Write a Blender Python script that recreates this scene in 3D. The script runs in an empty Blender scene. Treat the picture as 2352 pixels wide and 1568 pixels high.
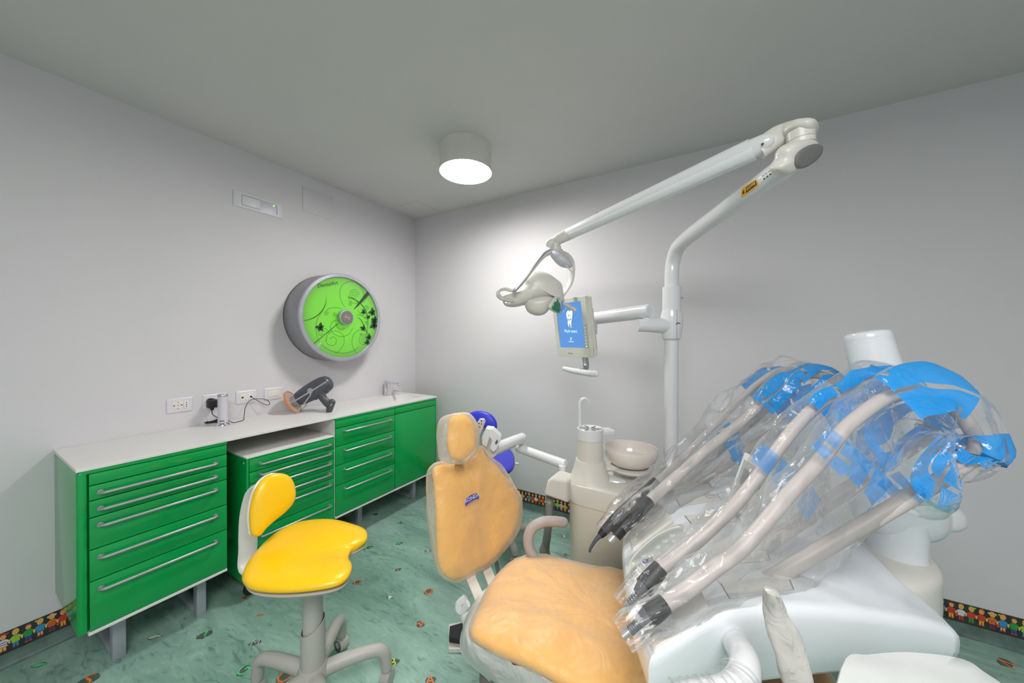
import bpy, bmesh, math, random
from mathutils import Vector as V, Matrix, noise
from mathutils.bvhtree import BVHTree
random.seed(7)
S = bpy.context.scene
PI = math.pi
# ---------------------------------------------------------------- camera
FPX, YAW, PIT, ROL = 785.02, 0.53195, -0.00688, 0.00201
CAM = V((2.69496, -2.57806, 1.45418))
_f = V((-math.sin(YAW)*math.cos(PIT), math.cos(YAW)*math.cos(PIT), math.sin(PIT)))
_r0 = V((math.cos(YAW), math.sin(YAW), 0)); _u0 = _r0.cross(_f)
RGT = math.cos(ROL)*_r0 + math.sin(ROL)*_u0; UPV = -math.sin(ROL)*_r0 + math.cos(ROL)*_u0; FWD = _f
cd = bpy.data.cameras.new('camera'); cam = bpy.data.objects.new('camera', cd)
S.collection.objects.link(cam)
cd.sensor_width = 36; cd.lens = FPX/2352*36; cd.clip_start = 0.02
m = Matrix((RGT, UPV, -FWD)).transposed().to_4x4(); m.translation = CAM
cam.matrix_world = m; S.camera = cam
# ---------------------------------------------------------------- light and exposure
S.view_settings.view_transform = 'Standard'; S.view_settings.look = 'None'
S.view_settings.exposure = 0.2; S.view_settings.gamma = 1; S.view_settings.use_curve_mapping = False
S.cycles.max_bounces = 10; S.cycles.diffuse_bounces = 6; S.cycles.transparent_max_bounces = 24
S.cycles.transmission_bounces = 8; S.cycles.caustics_reflective = False; S.cycles.caustics_refractive = False
S.cycles.sample_clamp_indirect = 6; S.cycles.use_denoising = True
w = bpy.data.worlds.new('room_world'); S.world = w; w.use_nodes = True
w.node_tree.nodes['Background'].inputs[0].default_value = (.8, .85, .9, 1)
w.node_tree.nodes['Background'].inputs[1].default_value = .3
LAMP_E = 84.0      # brightness of the diffuser of the ceiling lamp
def area(loc, size, power, col=(1, .99, .97), sizey=None, rot=(0, 0, 0)):
    l = bpy.data.lights.new('unseen_ceiling_fill', 'AREA'); l.energy = power; l.color = col
    l.shape = 'RECTANGLE' if sizey else 'DISK'; l.size = size
    if sizey: l.size_y = sizey
    o = bpy.data.objects.new('unseen_ceiling_fill', l); o.location = loc; o.rotation_euler = rot
    S.collection.objects.link(o); return o
area((3.0, -3.1, 2.60), 1.3, 60)          # unseen bare area light as fill, for a ceiling lamp assumed behind the camera
# ---------------------------------------------------------------- placing helpers
def ray(px, py): return FWD + RGT*((px-1176)/FPX) - UPV*((py-784)/FPX)
def at(px, py, dep): return CAM + ray(px, py)*dep
def on(px, py, ax, val):
    d = ray(px, py); return CAM + d*((val-CAM[ax])/d[ax])
def onp(px, py, P, n):
    d = ray(px, py); return CAM + d*((P-CAM).dot(n)/d.dot(n))
def cdir(lat, dep, up): return (RGT*lat + FWD*dep + UPV*up).normalized()
def lin(c):
    return tuple((x/255/12.92 if x/255 <= .04045 else ((x/255+.055)/1.055)**2.4) for x in c)
# ---------------------------------------------------------------- materials
def mat(name, col, rough=.5, metal=0, var=.03, scale=20, bump=0, bscale=200, coat=0, spec=.5, sheen=0):
    mt = bpy.data.materials.new(name); mt.use_nodes = True; nt = mt.node_tree; b = nt.nodes['Principled BSDF']
    c = lin(col)
    n = nt.nodes.new('ShaderNodeTexNoise'); n.inputs['Scale'].default_value = scale; n.inputs['Detail'].default_value = 4
    tc = nt.nodes.new('ShaderNodeTexCoord'); nt.links.new(tc.outputs['Object'], n.inputs['Vector'])
    r = nt.nodes.new('ShaderNodeValToRGB'); nt.links.new(n.outputs['Fac'], r.inputs[0])
    r.color_ramp.elements[0].position = .3; r.color_ramp.elements[1].position = .7
    r.color_ramp.elements[0].color = (*[max(0, x*(1-var)) for x in c], 1)
    r.color_ramp.elements[1].color = (*[min(1, x*(1+var)) for x in c], 1)
    nt.links.new(r.outputs[0], b.inputs['Base Color'])
    b.inputs['Roughness'].default_value = rough; b.inputs['Metallic'].default_value = metal
    b.inputs['Coat Weight'].default_value = coat; b.inputs['Specular IOR Level'].default_value = spec
    if bump:
        n2 = nt.nodes.new('ShaderNodeTexNoise'); n2.inputs['Scale'].default_value = bscale
        nt.links.new(tc.outputs['Object'], n2.inputs['Vector'])
        bp = nt.nodes.new('ShaderNodeBump'); bp.inputs['Strength'].default_value = bump; bp.inputs['Distance'].default_value = .002
        nt.links.new(n2.outputs['Fac'], bp.inputs['Height']); nt.links.new(bp.outputs[0], b.inputs['Normal'])
    return mt
def emis(name, col, st, base=None):
    mt = mat(name, base or col, .4); b = mt.node_tree.nodes['Principled BSDF']
    b.inputs['Emission Color'].default_value = (*lin(col), 1); b.inputs['Emission Strength'].default_value = st
    return mt
def film(name, col=(235, 238, 240), clear=.8, rough=.12, bump=.6, bscale=40, gloss=.25, edge=.32, fres=.7):
    """thin wrap: part clear, part milky, part mirror-like"""
    mt = bpy.data.materials.new(name); mt.use_nodes = True; nt = mt.node_tree; N = nt.nodes; L = nt.links
    N.remove(N['Principled BSDF']); out = N['Material Output']
    tr = N.new('ShaderNodeBsdfTransparent'); df = N.new('ShaderNodeBsdfDiffuse'); tl = N.new('ShaderNodeBsdfTranslucent'); gl = N.new('ShaderNodeBsdfGlossy')
    for x in (df, tl): x.inputs['Color'].default_value = (*lin(col), 1)
    gl.inputs['Roughness'].default_value = rough; gl.inputs['Color'].default_value = (1, 1, 1, 1)
    tc = N.new('ShaderNodeTexCoord'); ns = N.new('ShaderNodeTexNoise'); ns.inputs['Scale'].default_value = bscale
    ns.inputs['Detail'].default_value = 5; ns.inputs['Distortion'].default_value = 1.2
    L.new(tc.outputs['Object'], ns.inputs['Vector'])
    bp = N.new('ShaderNodeBump'); bp.inputs['Strength'].default_value = bump; bp.inputs['Distance'].default_value = .01
    L.new(ns.outputs['Fac'], bp.inputs['Height']); L.new(bp.outputs[0], gl.inputs['Normal']); L.new(bp.outputs[0], df.inputs['Normal'])
    body = N.new('ShaderNodeMixShader'); body.inputs[0].default_value = .4; L.new(df.outputs[0], body.inputs[1]); L.new(tl.outputs[0], body.inputs[2])
    lw = N.new('ShaderNodeLayerWeight'); lw.inputs[0].default_value = .45
    mr = N.new('ShaderNodeMapRange'); mr.inputs['To Min'].default_value = 1-clear; mr.inputs['To Max'].default_value = min(1, 1-clear+edge)
    L.new(lw.outputs['Facing'], mr.inputs['Value'])
    m1 = N.new('ShaderNodeMixShader'); L.new(mr.outputs[0], m1.inputs[0]); L.new(tr.outputs[0], m1.inputs[1]); L.new(body.outputs[0], m1.inputs[2])
    fr = N.new('ShaderNodeFresnel'); fr.inputs['IOR'].default_value = 1.35; L.new(bp.outputs[0], fr.inputs['Normal'])
    ad = N.new('ShaderNodeMath'); ad.operation = 'MULTIPLY_ADD'; ad.inputs[1].default_value = fres; ad.inputs[2].default_value = gloss*.2
    L.new(fr.outputs[0], ad.inputs[0])
    m2 = N.new('ShaderNodeMixShader'); L.new(ad.outputs[0], m2.inputs[0]); L.new(m1.outputs[0], m2.inputs[1]); L.new(gl.outputs[0], m2.inputs[2])
    L.new(m2.outputs[0], out.inputs[0]); return mt
def glass(name, col=(240, 245, 245), rough=.02, ior=1.45):
    mt = bpy.data.materials.new(name); mt.use_nodes = True; b = mt.node_tree.nodes['Principled BSDF']
    b.inputs['Transmission Weight'].default_value = 1; b.inputs['Roughness'].default_value = rough; b.inputs['IOR'].default_value = ior
    b.inputs['Base Color'].default_value = (*lin(col), 1); return mt

WALL = mat('wall_paint', (212, 209, 213), .75, var=.012, scale=3, bump=.12, bscale=350)
CEIL = mat('ceiling_paint', (208, 206, 205), .85, var=.012, scale=3, bump=.08, bscale=300)
GREEN = mat('green_lacquer', (0, 156, 74), .16, var=.03, scale=4, coat=.25)
WHITE = mat('white_laminate', (226, 224, 222), .35, var=.01)
BODY = mat('gloss_white_plastic', (226, 230, 234), .14, var=.012, scale=8, coat=.4)
CREAM = mat('cream_plastic', (214, 211, 204), .32, var=.015, scale=8)
CREAM2 = mat('warm_white_panel', (218, 211, 196), .4, var=.015, scale=8)
ENAM = mat('white_enamel_tube', (220, 221, 224), .22, var=.01, coat=.3)
STEEL = mat('brushed_steel', (186, 188, 190), .45, metal=.9, var=.05, scale=60)
CHROME = mat('chrome', (225, 225, 232), .08, metal=1, var=.02)
LEGM = mat('grey_lilac_metal', (172, 172, 184), .4, metal=.3, var=.03)
YEL = mat('yellow_vinyl', (255, 200, 12), .3, var=.03, scale=6, bump=.08, bscale=900, coat=.15)
BLUEV = mat('blue_vinyl', (52, 58, 200), .4, var=.04, scale=10, bump=.05)
SGREY = mat('stool_grey_plastic', (178, 176, 170), .45, var=.02, bump=.12, bscale=500)
DARK = mat('dark_gap', (18, 20, 20), .7)
BLK = mat('black_rubber', (26, 26, 28), .5, var=.15, bump=.3)
DGREY = mat('charcoal_plastic', (74, 76, 84), .35, var=.06, coat=.1)
HOSE = mat('beige_grey_hose', (188, 180, 176), .42, var=.03)
ARMP = mat('taupe_armrest', (176, 164, 160), .5, var=.04, bump=.08, bscale=700)
RIBG = mat('ribbed_grey', (150, 150, 144), .5, var=.06)
BEL = mat('bellows_grey', (128, 128, 120), .6, var=.06)
ORG = mat('amber_foam', (255, 184, 44), .6, var=.05, scale=9, bump=.5, bscale=16)
SILV = mat('silver_paint', (176, 176, 188), .3, metal=.35, var=.03)
SILD = mat('silver_grey_paint', (150, 150, 156), .4, metal=.3, var=.05, scale=80)
LAB_Y = mat('yellow_label', (238, 176, 20), .4)
PRINT = mat('black_print', (30, 30, 30), .5)
PAPER = mat('white_label', (225, 225, 222), .5)
RED = mat('red_print', (205, 40, 40), .5)
FILM = film('clear_film', (246, 248, 250), .955, .08, .7, 14, .06, edge=.18, fres=.46)
FILMW = film('milky_cover_film', (255, 251, 242), .80, .36, .9, 14, .05, edge=.5, fres=.5)
SKIRT = film('grey_cover_film', (252, 252, 250), .2, .45, .7, 16, .05)
BPRINT = film('blue_printed_film', (40, 172, 255), .10, .15, .6, 22, .2)
BTHIN = film('thin_blue_printed_film', (60, 170, 255), .55, .15, .6, 22, .2)
ACRYL = film('clear_acrylic', (238, 240, 242), .62, .05, .1, 10, .5, edge=.35)
# ---------------------------------------------------------------- mesh helpers
class M:
    def __init__(s): s.v = []; s.f = []; s.m = []
    def add(s, vs, fs, mi=0):
        o = len(s.v); s.v += [V(x) for x in vs]; s.f += [tuple(i+o for i in f) for f in fs]; s.m += [mi]*len(fs)
ORG_OF = {}
def link(o, parent):
    S.collection.objects.link(o)
    if parent: o.parent = parent
def build(name, mm, mats, parent=None, loc=None, sharp=35, sub=0, bevel=0, solid=0):
    if not isinstance(mats, (list, tuple)): mats = [mats]
    if parent is not None: org = ORG_OF[parent.name]
    elif loc is not None: org = V(loc)
    else:
        xs = [v for v in mm.v]; org = V((sum(v.x for v in xs)/len(xs), sum(v.y for v in xs)/len(xs), min(v.z for v in xs)))
    me = bpy.data.meshes.new(name); me.from_pydata([tuple(v-org) for v in mm.v], [], mm.f)
    for x in mats: me.materials.append(x)
    me.polygons.foreach_set('material_index', mm.m)
    bm = bmesh.new(); bm.from_mesh(me); bmesh.ops.remove_doubles(bm, verts=bm.verts, dist=1e-6)
    bmesh.ops.recalc_face_normals(bm, faces=bm.faces); bm.to_mesh(me); bm.free()
    me.shade_smooth(); me.set_sharp_from_angle(angle=math.radians(sharp))
    o = bpy.data.objects.new(name, me); link(o, parent)
    if parent is None: o.location = org
    ORG_OF[o.name] = org
    if solid: md = o.modifiers.new('solid', 'SOLIDIFY'); md.thickness = solid; md.offset = -1
    if bevel: md = o.modifiers.new('bevel', 'BEVEL'); md.width = bevel; md.segments = 3; md.limit_method = 'ANGLE'; md.angle_limit = math.radians(50)
    if sub: md = o.modifiers.new('sub', 'SUBSURF'); md.levels = sub; md.render_levels = sub
    return o
def root(name, loc):
    o = bpy.data.objects.new(name, None); o.location = loc; o.empty_display_size = .05; S.collection.objects.link(o)
    ORG_OF[o.name] = V(loc); return o
def tag(o, label=None, cat=None, group=None, kind=None):
    if label: o['label'] = label
    if cat: o['category'] = cat
    if group: o['group'] = group
    if kind: o['kind'] = kind
    return o
def box(mm, a, b, r=0, mi=0, seg=2, mtx=None):
    a = V(a); b = V(b); bm = bmesh.new(); bmesh.ops.create_cube(bm, size=1)
    c = (a+b)/2; d = b-a
    for v in bm.verts: v.co = V((v.co.x*d.x, v.co.y*d.y, v.co.z*d.z))
    if r: bmesh.ops.bevel(bm, geom=bm.edges[:]+bm.verts[:], offset=r, segments=seg, profile=.5, affect='EDGES')
    for v in bm.verts: v.co = (mtx @ v.co if mtx else v.co) + c
    bm.verts.index_update(); mm.add([v.co.copy() for v in bm.verts], [tuple(v.index for v in f.verts) for f in bm.faces], mi); bm.free()
def frame_of(t):
    t = t.normalized(); a = V((0, 0, 1)) if abs(t.z) < .95 else V((1, 0, 0))
    x = a.cross(t).normalized(); return x, t.cross(x)
def catmull(P, n, closed=False):
    out = []; k = len(P); segs = k if closed else k-1
    for i in range(segs):
        g = (lambda j: P[j % k]) if closed else (lambda j: P[max(0, min(k-1, j))])
        p0, p1, p2, p3 = g(i-1), g(i), g(i+1), g(i+2)
        for j in range(n):
            t = j/n; t2 = t*t; t3 = t2*t
            out.append(.5*((2*p1) + (p2-p0)*t + (2*p0-5*p1+4*p2-p3)*t2 + (3*p1-3*p2+p3-p0)*t3))
    if not closed: out.append(P[-1])
    return out
def rings(mm, R, mi=0, cap=True, closed=True):
    n = len(R[0]); o = len(mm.v)
    vs = [p for r in R for p in r]; fs = []
    for i in range(len(R)-1):
        for j in range(n if closed else n-1):
            k = (j+1) % n; fs.append((i*n+j, i*n+k, (i+1)*n+k, (i+1)*n+j))
    if cap and closed: fs.append(tuple(range(n))); fs.append(tuple((len(R)-1)*n+j for j in range(n)))
    mm.add(vs, fs, mi)
def tube(mm, pts, rad, n=14, smooth=6, mi=0, flat=1.0, side=None, cap=True, rnd=False):
    """round or flattened tube; pts Vectors, rad number or list"""
    P = [V(p) for p in pts]; rr = rad if isinstance(rad, (list, tuple)) else [rad]*len(P)
    if smooth > 1 and len(P) > 2:
        Q = catmull([V((*p, 0)).to_4d() for p in P], smooth) if False else catmull(P, smooth)
        RR = []
        for i in range(len(P)-1):
            for j in range(smooth): RR.append(rr[i]+(rr[i+1]-rr[i])*j/smooth)
        RR.append(rr[-1])
    else: Q, RR = P, list(rr)
    if rnd:      # rounded ends
        for e in (0, -1):
            d = (Q[0]-Q[1]).normalized() if e == 0 else (Q[-1]-Q[-2]).normalized()
            c, r0 = Q[e], RR[e]
            ex = [(c+d*r0*math.sin(a), r0*math.cos(a)) for a in (.5, .95, 1.3)]
            if e == 0:
                for q, r in ex: Q.insert(0, q); RR.insert(0, r)
            else:
                for q, r in ex: Q.append(q); RR.append(r)
    R = []; x = None
    for i, q in enumerate(Q):
        t = (Q[min(i+1, len(Q)-1)]-Q[max(i-1, 0)]).normalized()
        if x is None: x = V(side) if side is not None else frame_of(t)[0]
        x = (x - t*x.dot(t)).normalized(); y = t.cross(x)
        R.append([q + x*RR[i]*math.cos(2*PI*j/n) + y*RR[i]*flat*math.sin(2*PI*j/n) for j in range(n)])
    rings(mm, R, mi, cap)
def cyl(mm, a, b, r0, r1=None, n=28, mi=0, ch=0):
    r1 = r0 if r1 is None else r1; a = V(a); b = V(b); d = (b-a).normalized()
    pr = [(0, r0-ch), (ch, r0), ((b-a).length-ch, r1), ((b-a).length, r1-ch)] if ch else [(0, r0), ((b-a).length, r1)]
    lathe(mm, [(r, h) for h, r in pr], a, d, n, mi)
def lathe(mm, prof, o, axis=(0, 0, 1), n=32, mi=0, cap=True, sx=1, xdir=None):
    t = V(axis).normalized(); x, y = frame_of(t)
    if xdir is not None: x = V(xdir).normalized(); y = t.cross(x)
    o = V(o); R = [[o + t*h + x*r*sx*math.cos(2*PI*j/n) + y*r*math.sin(2*PI*j/n) for j in range(n)] for r, h in prof]
    rings(mm, R, mi, cap)
def pillow(mm, outl, nrm, tf, tb=None, n=5, K=7, p=2.6, mi=0, disp=None, centre=None, jit=None):
    """cushion bulging from a closed outline along +-nrm"""
    tb = tf if tb is None else tb; nrm = V(nrm).normalized(); Q = catmull([V(q) for q in outl], n, True)
    c = V(centre) if centre is not None else sum(Q, V())/len(Q)
    ss = [.02]+[math.sin(PI/2*(k/K)) for k in range(1, K)]+[1]
    R = []
    for s in ss: R.append([c+(q-c)*s - nrm*tb*max(0, 1-s**p)**(1/p) for q in Q])
    for s in reversed(ss[:-1]): R.append([c+(q-c)*s + nrm*tf*max(0, 1-s**p)**(1/p) for q in Q])
    if disp or jit:
        R = [[q + (nrm*disp(q) if disp else V()) + (jit(q) if jit else V()) for q in r] for r in R]
    rings(mm, R, mi)
def prism(mm, pts, ext, mi=0):
    P = [V(p) for p in pts]; n = len(P); e = V(ext)
    mm.add(P+[p+e for p in P], [tuple(range(n)), tuple(range(2*n-1, n-1, -1))]+[(i, (i+1) % n, n+(i+1) % n, n+i) for i in range(n)], mi)
def text(mm, s, o, xd, yd, size, mi=0, ext=.0004, center=True, shear=0):
    cu = bpy.data.curves.new('t', 'FONT'); cu.body = s; cu.size = 1; cu.extrude = 0; cu.resolution_u = 2; cu.shear = shear
    if center: cu.align_x = 'CENTER'; cu.align_y = 'CENTER'
    ob = bpy.data.objects.new('t', cu); me = bpy.data.meshes.new_from_object(ob)
    xd = V(xd).normalized()*size; yd = V(yd).normalized()*size; nn = xd.cross(yd).normalized()*ext; o = V(o)
    mm.add([o+xd*v.co.x+yd*v.co.y+nn for v in me.vertices], [tuple(p.vertices) for p in me.polygons], mi)
    bpy.data.objects.remove(ob); bpy.data.curves.remove(cu); bpy.data.meshes.remove(me)
def ribbon(mm, pts, width, nrm, mi=0, taper=False):
    """flat printed line lying on a plane"""
    P = [V(p) for p in pts]; nrm = V(nrm); a = []; b = []
    for i, q in enumerate(P):
        t = (P[min(i+1, len(P)-1)]-P[max(i-1, 0)]); 
        if t.length < 1e-9: t = V((0, 0, 1))
        s = t.normalized().cross(nrm)*width/2*((math.sin(PI*min(1, .08+i/(len(P)-1)*.9))) if taper else 1)
        a.append(q+s); b.append(q-s)
    n = len(P); mm.add(a+b, [(i, i+1, n+i+1, n+i) for i in range(n-1)], mi)
def wob(q, amp, sc, seed=0):
    return noise.noise_vector(q*sc+V((seed*7.3, seed*3.1, seed)))*amp
# ================================================================ the room
H = 2.7; RX = 4.7; RY = -4.3
def struct(name, mm, mats, **k):
    o = build(name, mm, mats, loc=(0, 0, 0), **k); o['kind'] = 'structure'; return o
def floor_mat():
    mt = bpy.data.materials.new('green_marbled_linoleum'); mt.use_nodes = True; nt = mt.node_tree; N = nt.nodes; L = nt.links
    b = N['Principled BSDF']; tc = N.new('ShaderNodeTexCoord'); mp = N.new('ShaderNodeMapping')
    mp.inputs['Rotation'].default_value = (0, 0, math.radians(-52)); mp.inputs['Scale'].default_value = (1, 3.2, 1)
    L.new(tc.outputs['Object'], mp.inputs[0])
    n1 = N.new('ShaderNodeTexNoise'); n1.inputs['Scale'].default_value = 1.6; n1.inputs['Detail'].default_value = 8; n1.inputs['Roughness'].default_value = .65; n1.inputs['Distortion'].default_value = .8
    L.new(mp.outputs[0], n1.inputs['Vector'])
    r1 = N.new('ShaderNodeValToRGB'); L.new(n1.outputs['Fac'], r1.inputs[0]); e = r1.color_ramp.elements
    e[0].position = .3; e[0].color = (*lin((106, 142, 130)), 1); e[1].position = .7; e[1].color = (*lin((160, 194, 182)), 1)
    n2 = N.new('ShaderNodeTexNoise'); n2.inputs['Scale'].default_value = 7; n2.inputs['Detail'].default_value = 9; n2.inputs['Distortion'].default_value = 2.2
    L.new(mp.outputs[0], n2.inputs['Vector'])
    r2 = N.new('ShaderNodeValToRGB'); L.new(n2.outputs['Fac'], r2.inputs[0]); e = r2.color_ramp.elements
    e[0].position = .30; e[0].color = (.3, .36, .34, 1); e[1].position = .44; e[1].color = (1, 1, 1, 1)
    r3 = N.new('ShaderNodeValToRGB'); L.new(n2.outputs['Fac'], r3.inputs[0]); e = r3.color_ramp.elements
    e[0].position = .58; e[0].color = (0, 0, 0, 1); e[1].position = .68; e[1].color = (.06, .06, .06, 1)
    mx = N.new('ShaderNodeMix'); mx.data_type = 'RGBA'; mx.blend_type = 'MULTIPLY'; mx.inputs[0].default_value = .55
    L.new(r1.outputs[0], mx.inputs[6]); L.new(r2.outputs[0], mx.inputs[7])
    ad = N.new('ShaderNodeMix'); ad.data_type = 'RGBA'; ad.blend_type = 'ADD'; ad.inputs[0].default_value = 1
    L.new(mx.outputs[2], ad.inputs[6]); L.new(r3.outputs[0], ad.inputs[7])
    L.new(ad.outputs[2], b.inputs['Base Color']); b.inputs['Roughness'].default_value = .42
    bp = N.new('ShaderNodeBump'); bp.inputs['Strength'].default_value = .05; L.new(n2.outputs['Fac'], bp.inputs['Height']); L.new(bp.outputs[0], b.inputs['Normal'])
    return mt
FLOOR = floor_mat()
COVE = mat('slate_green_cove', (92, 112, 108), .45, var=.3, scale=18)
mm = M(); box(mm, (-.2, RY-.2, -.1), (RX+.2, .2, 0)); FL = struct('floor', mm, FLOOR)
mm = M(); box(mm, (-.2, RY-.2, H), (RX+.2, .2, H+.1)); CE = struct('ceiling', mm, CEIL)
mm = M(); box(mm, (-.2, RY-.2, 0), (0, .2, H)); struct('wall_left', mm, WALL)
mm = M(); box(mm, (0, 0, 0), (RX, .2, H)); struct('wall_back', mm, WALL)
mm = M(); box(mm, (RX, RY, 0), (RX+.2, .2, H)); struct('wall_right', mm, WALL)
mm = M(); box(mm, (0, RY-.2, 0), (RX, RY, H)); struct('wall_front', mm, WALL)
# ceiling hatch: only a fine joint shows
mm = M(); box(mm, (.14, -.345, H-.003), (.39, -.055, H-.0005), r=.001, seg=1)
o = struct('trim_1', mm, CEIL); tag(o, kind='structure')
# baseboards: coved skirting with a printed strip of children above
BORD = mat('dark_border_print', (46, 48, 48), .5, var=.25, scale=12)
PAL = [mat('print_'+n, c, .5, var=.05) for n, c in dict(skin=(232, 178, 110), red=(205, 62, 44), orange=(222, 120, 40), yellow=(226, 176, 50), green=(46, 150, 70), blue=(60, 140, 190), navy=(58, 76, 160), white=(214, 214, 222), brown=(120, 64, 34), purple=(110, 50, 84), lime=(150, 200, 60)).items()]
SK, RE, OR, YE, GR, BL, NA, WH, BR, PU, LI = range(11)
def child_mesh(k):
    top, low, hair, kind = [(RE, YE, OR, 0), (WH, OR, RE, 1), (WH, RE, YE, 0), (GR, NA, BR, 0), (BL, YE, OR, 0), (OR, PU, SK, 2), (YE, RE, BR, 1), (RE, GR, LI, 0), (LI, BL, YE, 0), (RE, YE, BR, 2), (BL, NA, YE, 1), (PU, WH, BR, 0)][k]
    mm = M(); L = [0]
    def pg(pts, mi): L[0] += .00004; mm.add([V((x, -L[0]-.0002, z)) for x, z in pts], [tuple(range(len(pts)))], mi)
    def el(cx, cz, a, b, mi, n=14): pg([(cx+a*math.cos(2*PI*i/n), cz+b*math.sin(2*PI*i/n)) for i in range(n)], mi)
    s = 1 if k % 2 else -1
    pg([(-.009, .028), (-.0005, .028), (-.002, .008), (-.009, .008)], low if kind != 1 else SK); pg([(.0005, .028), (.009, .028), (.011*s+.0 if s > 0 else .009, .008), (.002, .008)], low if kind != 1 else SK)
    el(-.006, .007, .006, .003, BR if k % 3 else RE); el(.007, .007, .006, .003, BR if k % 3 else RE)
    pg([(-.020, .046), (-.024, .036), (-.020, .030), (-.012, .050)], SK); pg([(.020, .046), (.024, .034), (.019, .030), (.012, .050)], SK)
    if kind == 1: pg([(-.009, .038), (.009, .038), (.018, .024), (-.018, .024)], low)
    pg([(-.009, .056), (.009, .056), (.019, .048), (.013, .040), (.013, .028), (-.013, .028), (-.013, .040), (-.019, .048)], top)
    if k % 4 == 0:
        for i in range(3): el(0, .032+.007*i, .0012, .0012, BR, 6)
    elif k % 4 == 1:
        for i in range(2): pg([(-.012, .034+.009*i), (.012, .034+.009*i), (.012, .037+.009*i), (-.012, .037+.009*i)], NA if top == WH else BR)
    el(0, .072, .0115, .012, hair); 
    if kind == 2: el(-.013, .074, .004, .005, hair); el(.013, .074, .004, .005, hair)
    if k % 3 == 1: el(.013*s, .078, .006, .0035, hair)
    el(.001*s, .067, .0095, .0095, SK)
    for ex in (-.0035, .0035): el(ex, .069, .0011, .0016, BR, 6)
    pg([(-.004, .063), (.004, .063), (.002, .0610), (-.002, .0610)], RE)
    if kind == 2: el(.021, .026, .006, .007, RE)
    o = build('child_figure', mm, PAL, loc=(0, 0, 0)); me = o.data; bpy.data.objects.remove(o); return me
CH = [child_mesh(k) for k in range(12)]
def baseboard(name, back):
    mm = M(); prof = [(.0, 0), (.022, 0), (.014, .004), (.008, .014), (.006, .058), (0, .06)]
    if back: R = [[V((x, -d, z)) for d, z in prof] for x in (.0, RX)]
    else: R = [[V((d, y, z)) for d, z in prof] for y in (RY, 0.)]
    rings(mm, R); b = struct(name, mm, COVE)
    mm = M(); t = .004
    if back: box(mm, (0, -t, .06), (RX, 0, .154))
    else: box(mm, (0, RY, .06), (t, 0, .154))
    st = build('picture_strip', mm, BORD, b)
    n = int((RX if back else -RY)/.0325)
    for i in range(n):
        p = .02+i*.0325
        if back and not (.5 < p < 4.2): continue
        if not back and not (2.1 < p < 2.95): continue
        k = (i*5+3) % 12; c = bpy.data.objects.new('child_figure', CH[k]); c.scale = (.82, 1, 1.05); S.collection.objects.link(c); c.parent = st
        if back: c.location = (p, -t, .064)
        else: c.location = (t, -p, .064); c.rotation_euler = (0, 0, PI/2)
        ORG_OF[c.name] = V()
baseboard('baseboard_back', True); baseboard('baseboard_left', False)
# floor inlays and weld seams
mm = M()
q = [on(745, 1325, 2, 0), on(767, 1359, 2, 0), on(891, 1441, 2, 0), on(1038, 1518, 2, 0), on(1110, 1560, 2, 0)]
for p_ in q: p_.z = .0006
q2 = [q[1]+(q[1]-q[3])*.9, q[3]+(q[3]-q[1])*1.2]
ribbon(mm, q2, .004, (0, 0, 1)); build('floor_seam', mm, mat('pale_weld', (150, 180, 172), .5), FL)
HALO = mat('dark_inlay_edge', (80, 98, 86), .5, var=.2)
ICOL = {c: mat('inlay_'+c, v, .5, var=.08, scale=40) for c, v in dict(orange=(238, 120, 60), green=(90, 205, 130), lime=(205, 225, 70), lilac=(180, 170, 195), pale=(196, 214, 190), black=(50, 54, 52), yellow=(235, 190, 70)).items()}
INL = [(90, 1527, 'green', 'fish', .06, 20), (202, 1562, 'orange', 'S', .09, 30), (355, 1462, 'pale', 'fish', .07, 20), (472, 1457, 'green', '?', .08, 40), (586, 1476, 'lilac', 'M', .06, 20), (598, 1412, 'orange', 'fish', .04, 0), (561, 1373, 'orange', 'O', .045, 0), (862, 1181, 'black', 'O', .05, 0), (921, 1200, 'green', 'N', .06, 30), (917, 1248, 'green', 'R', .06, 30), (846, 1258, 'green', 'G', .075, 30), (845, 1211, 'orange', 'dot', .02, 0), (983, 1265, 'lilac', 'star', .055, 0), (914, 1308, 'orange', 'I', .05, 30), (821, 1337, 'orange', 'O', .06, 30), (896, 1371, 'pale', 'tri', .05, 20), (985, 1358, 'orange', 'Q', .07, 30), (966, 1433, 'orange', 'A', .065, -40), (902, 1522, 'lime', '8', .065, 30), (652, 1556, 'orange', 'C', .085, 60), (988, 1562, 'orange', 'A', .06, 10), (970, 1157, 'yellow', 'fish', .04, 0), (1299, 1274, 'orange', 'I', .04, 80), (1194, 1207, 'green', 'dot', .03, 0), (1296, 1231, 'pale', 'tri', .05, 0), (2308, 1521, 'orange', 'V', .08, 200), (2230, 1560, 'green', 'K', .08, 40), (560, 1540, 'green', 'G', .07, 80)]
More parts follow.
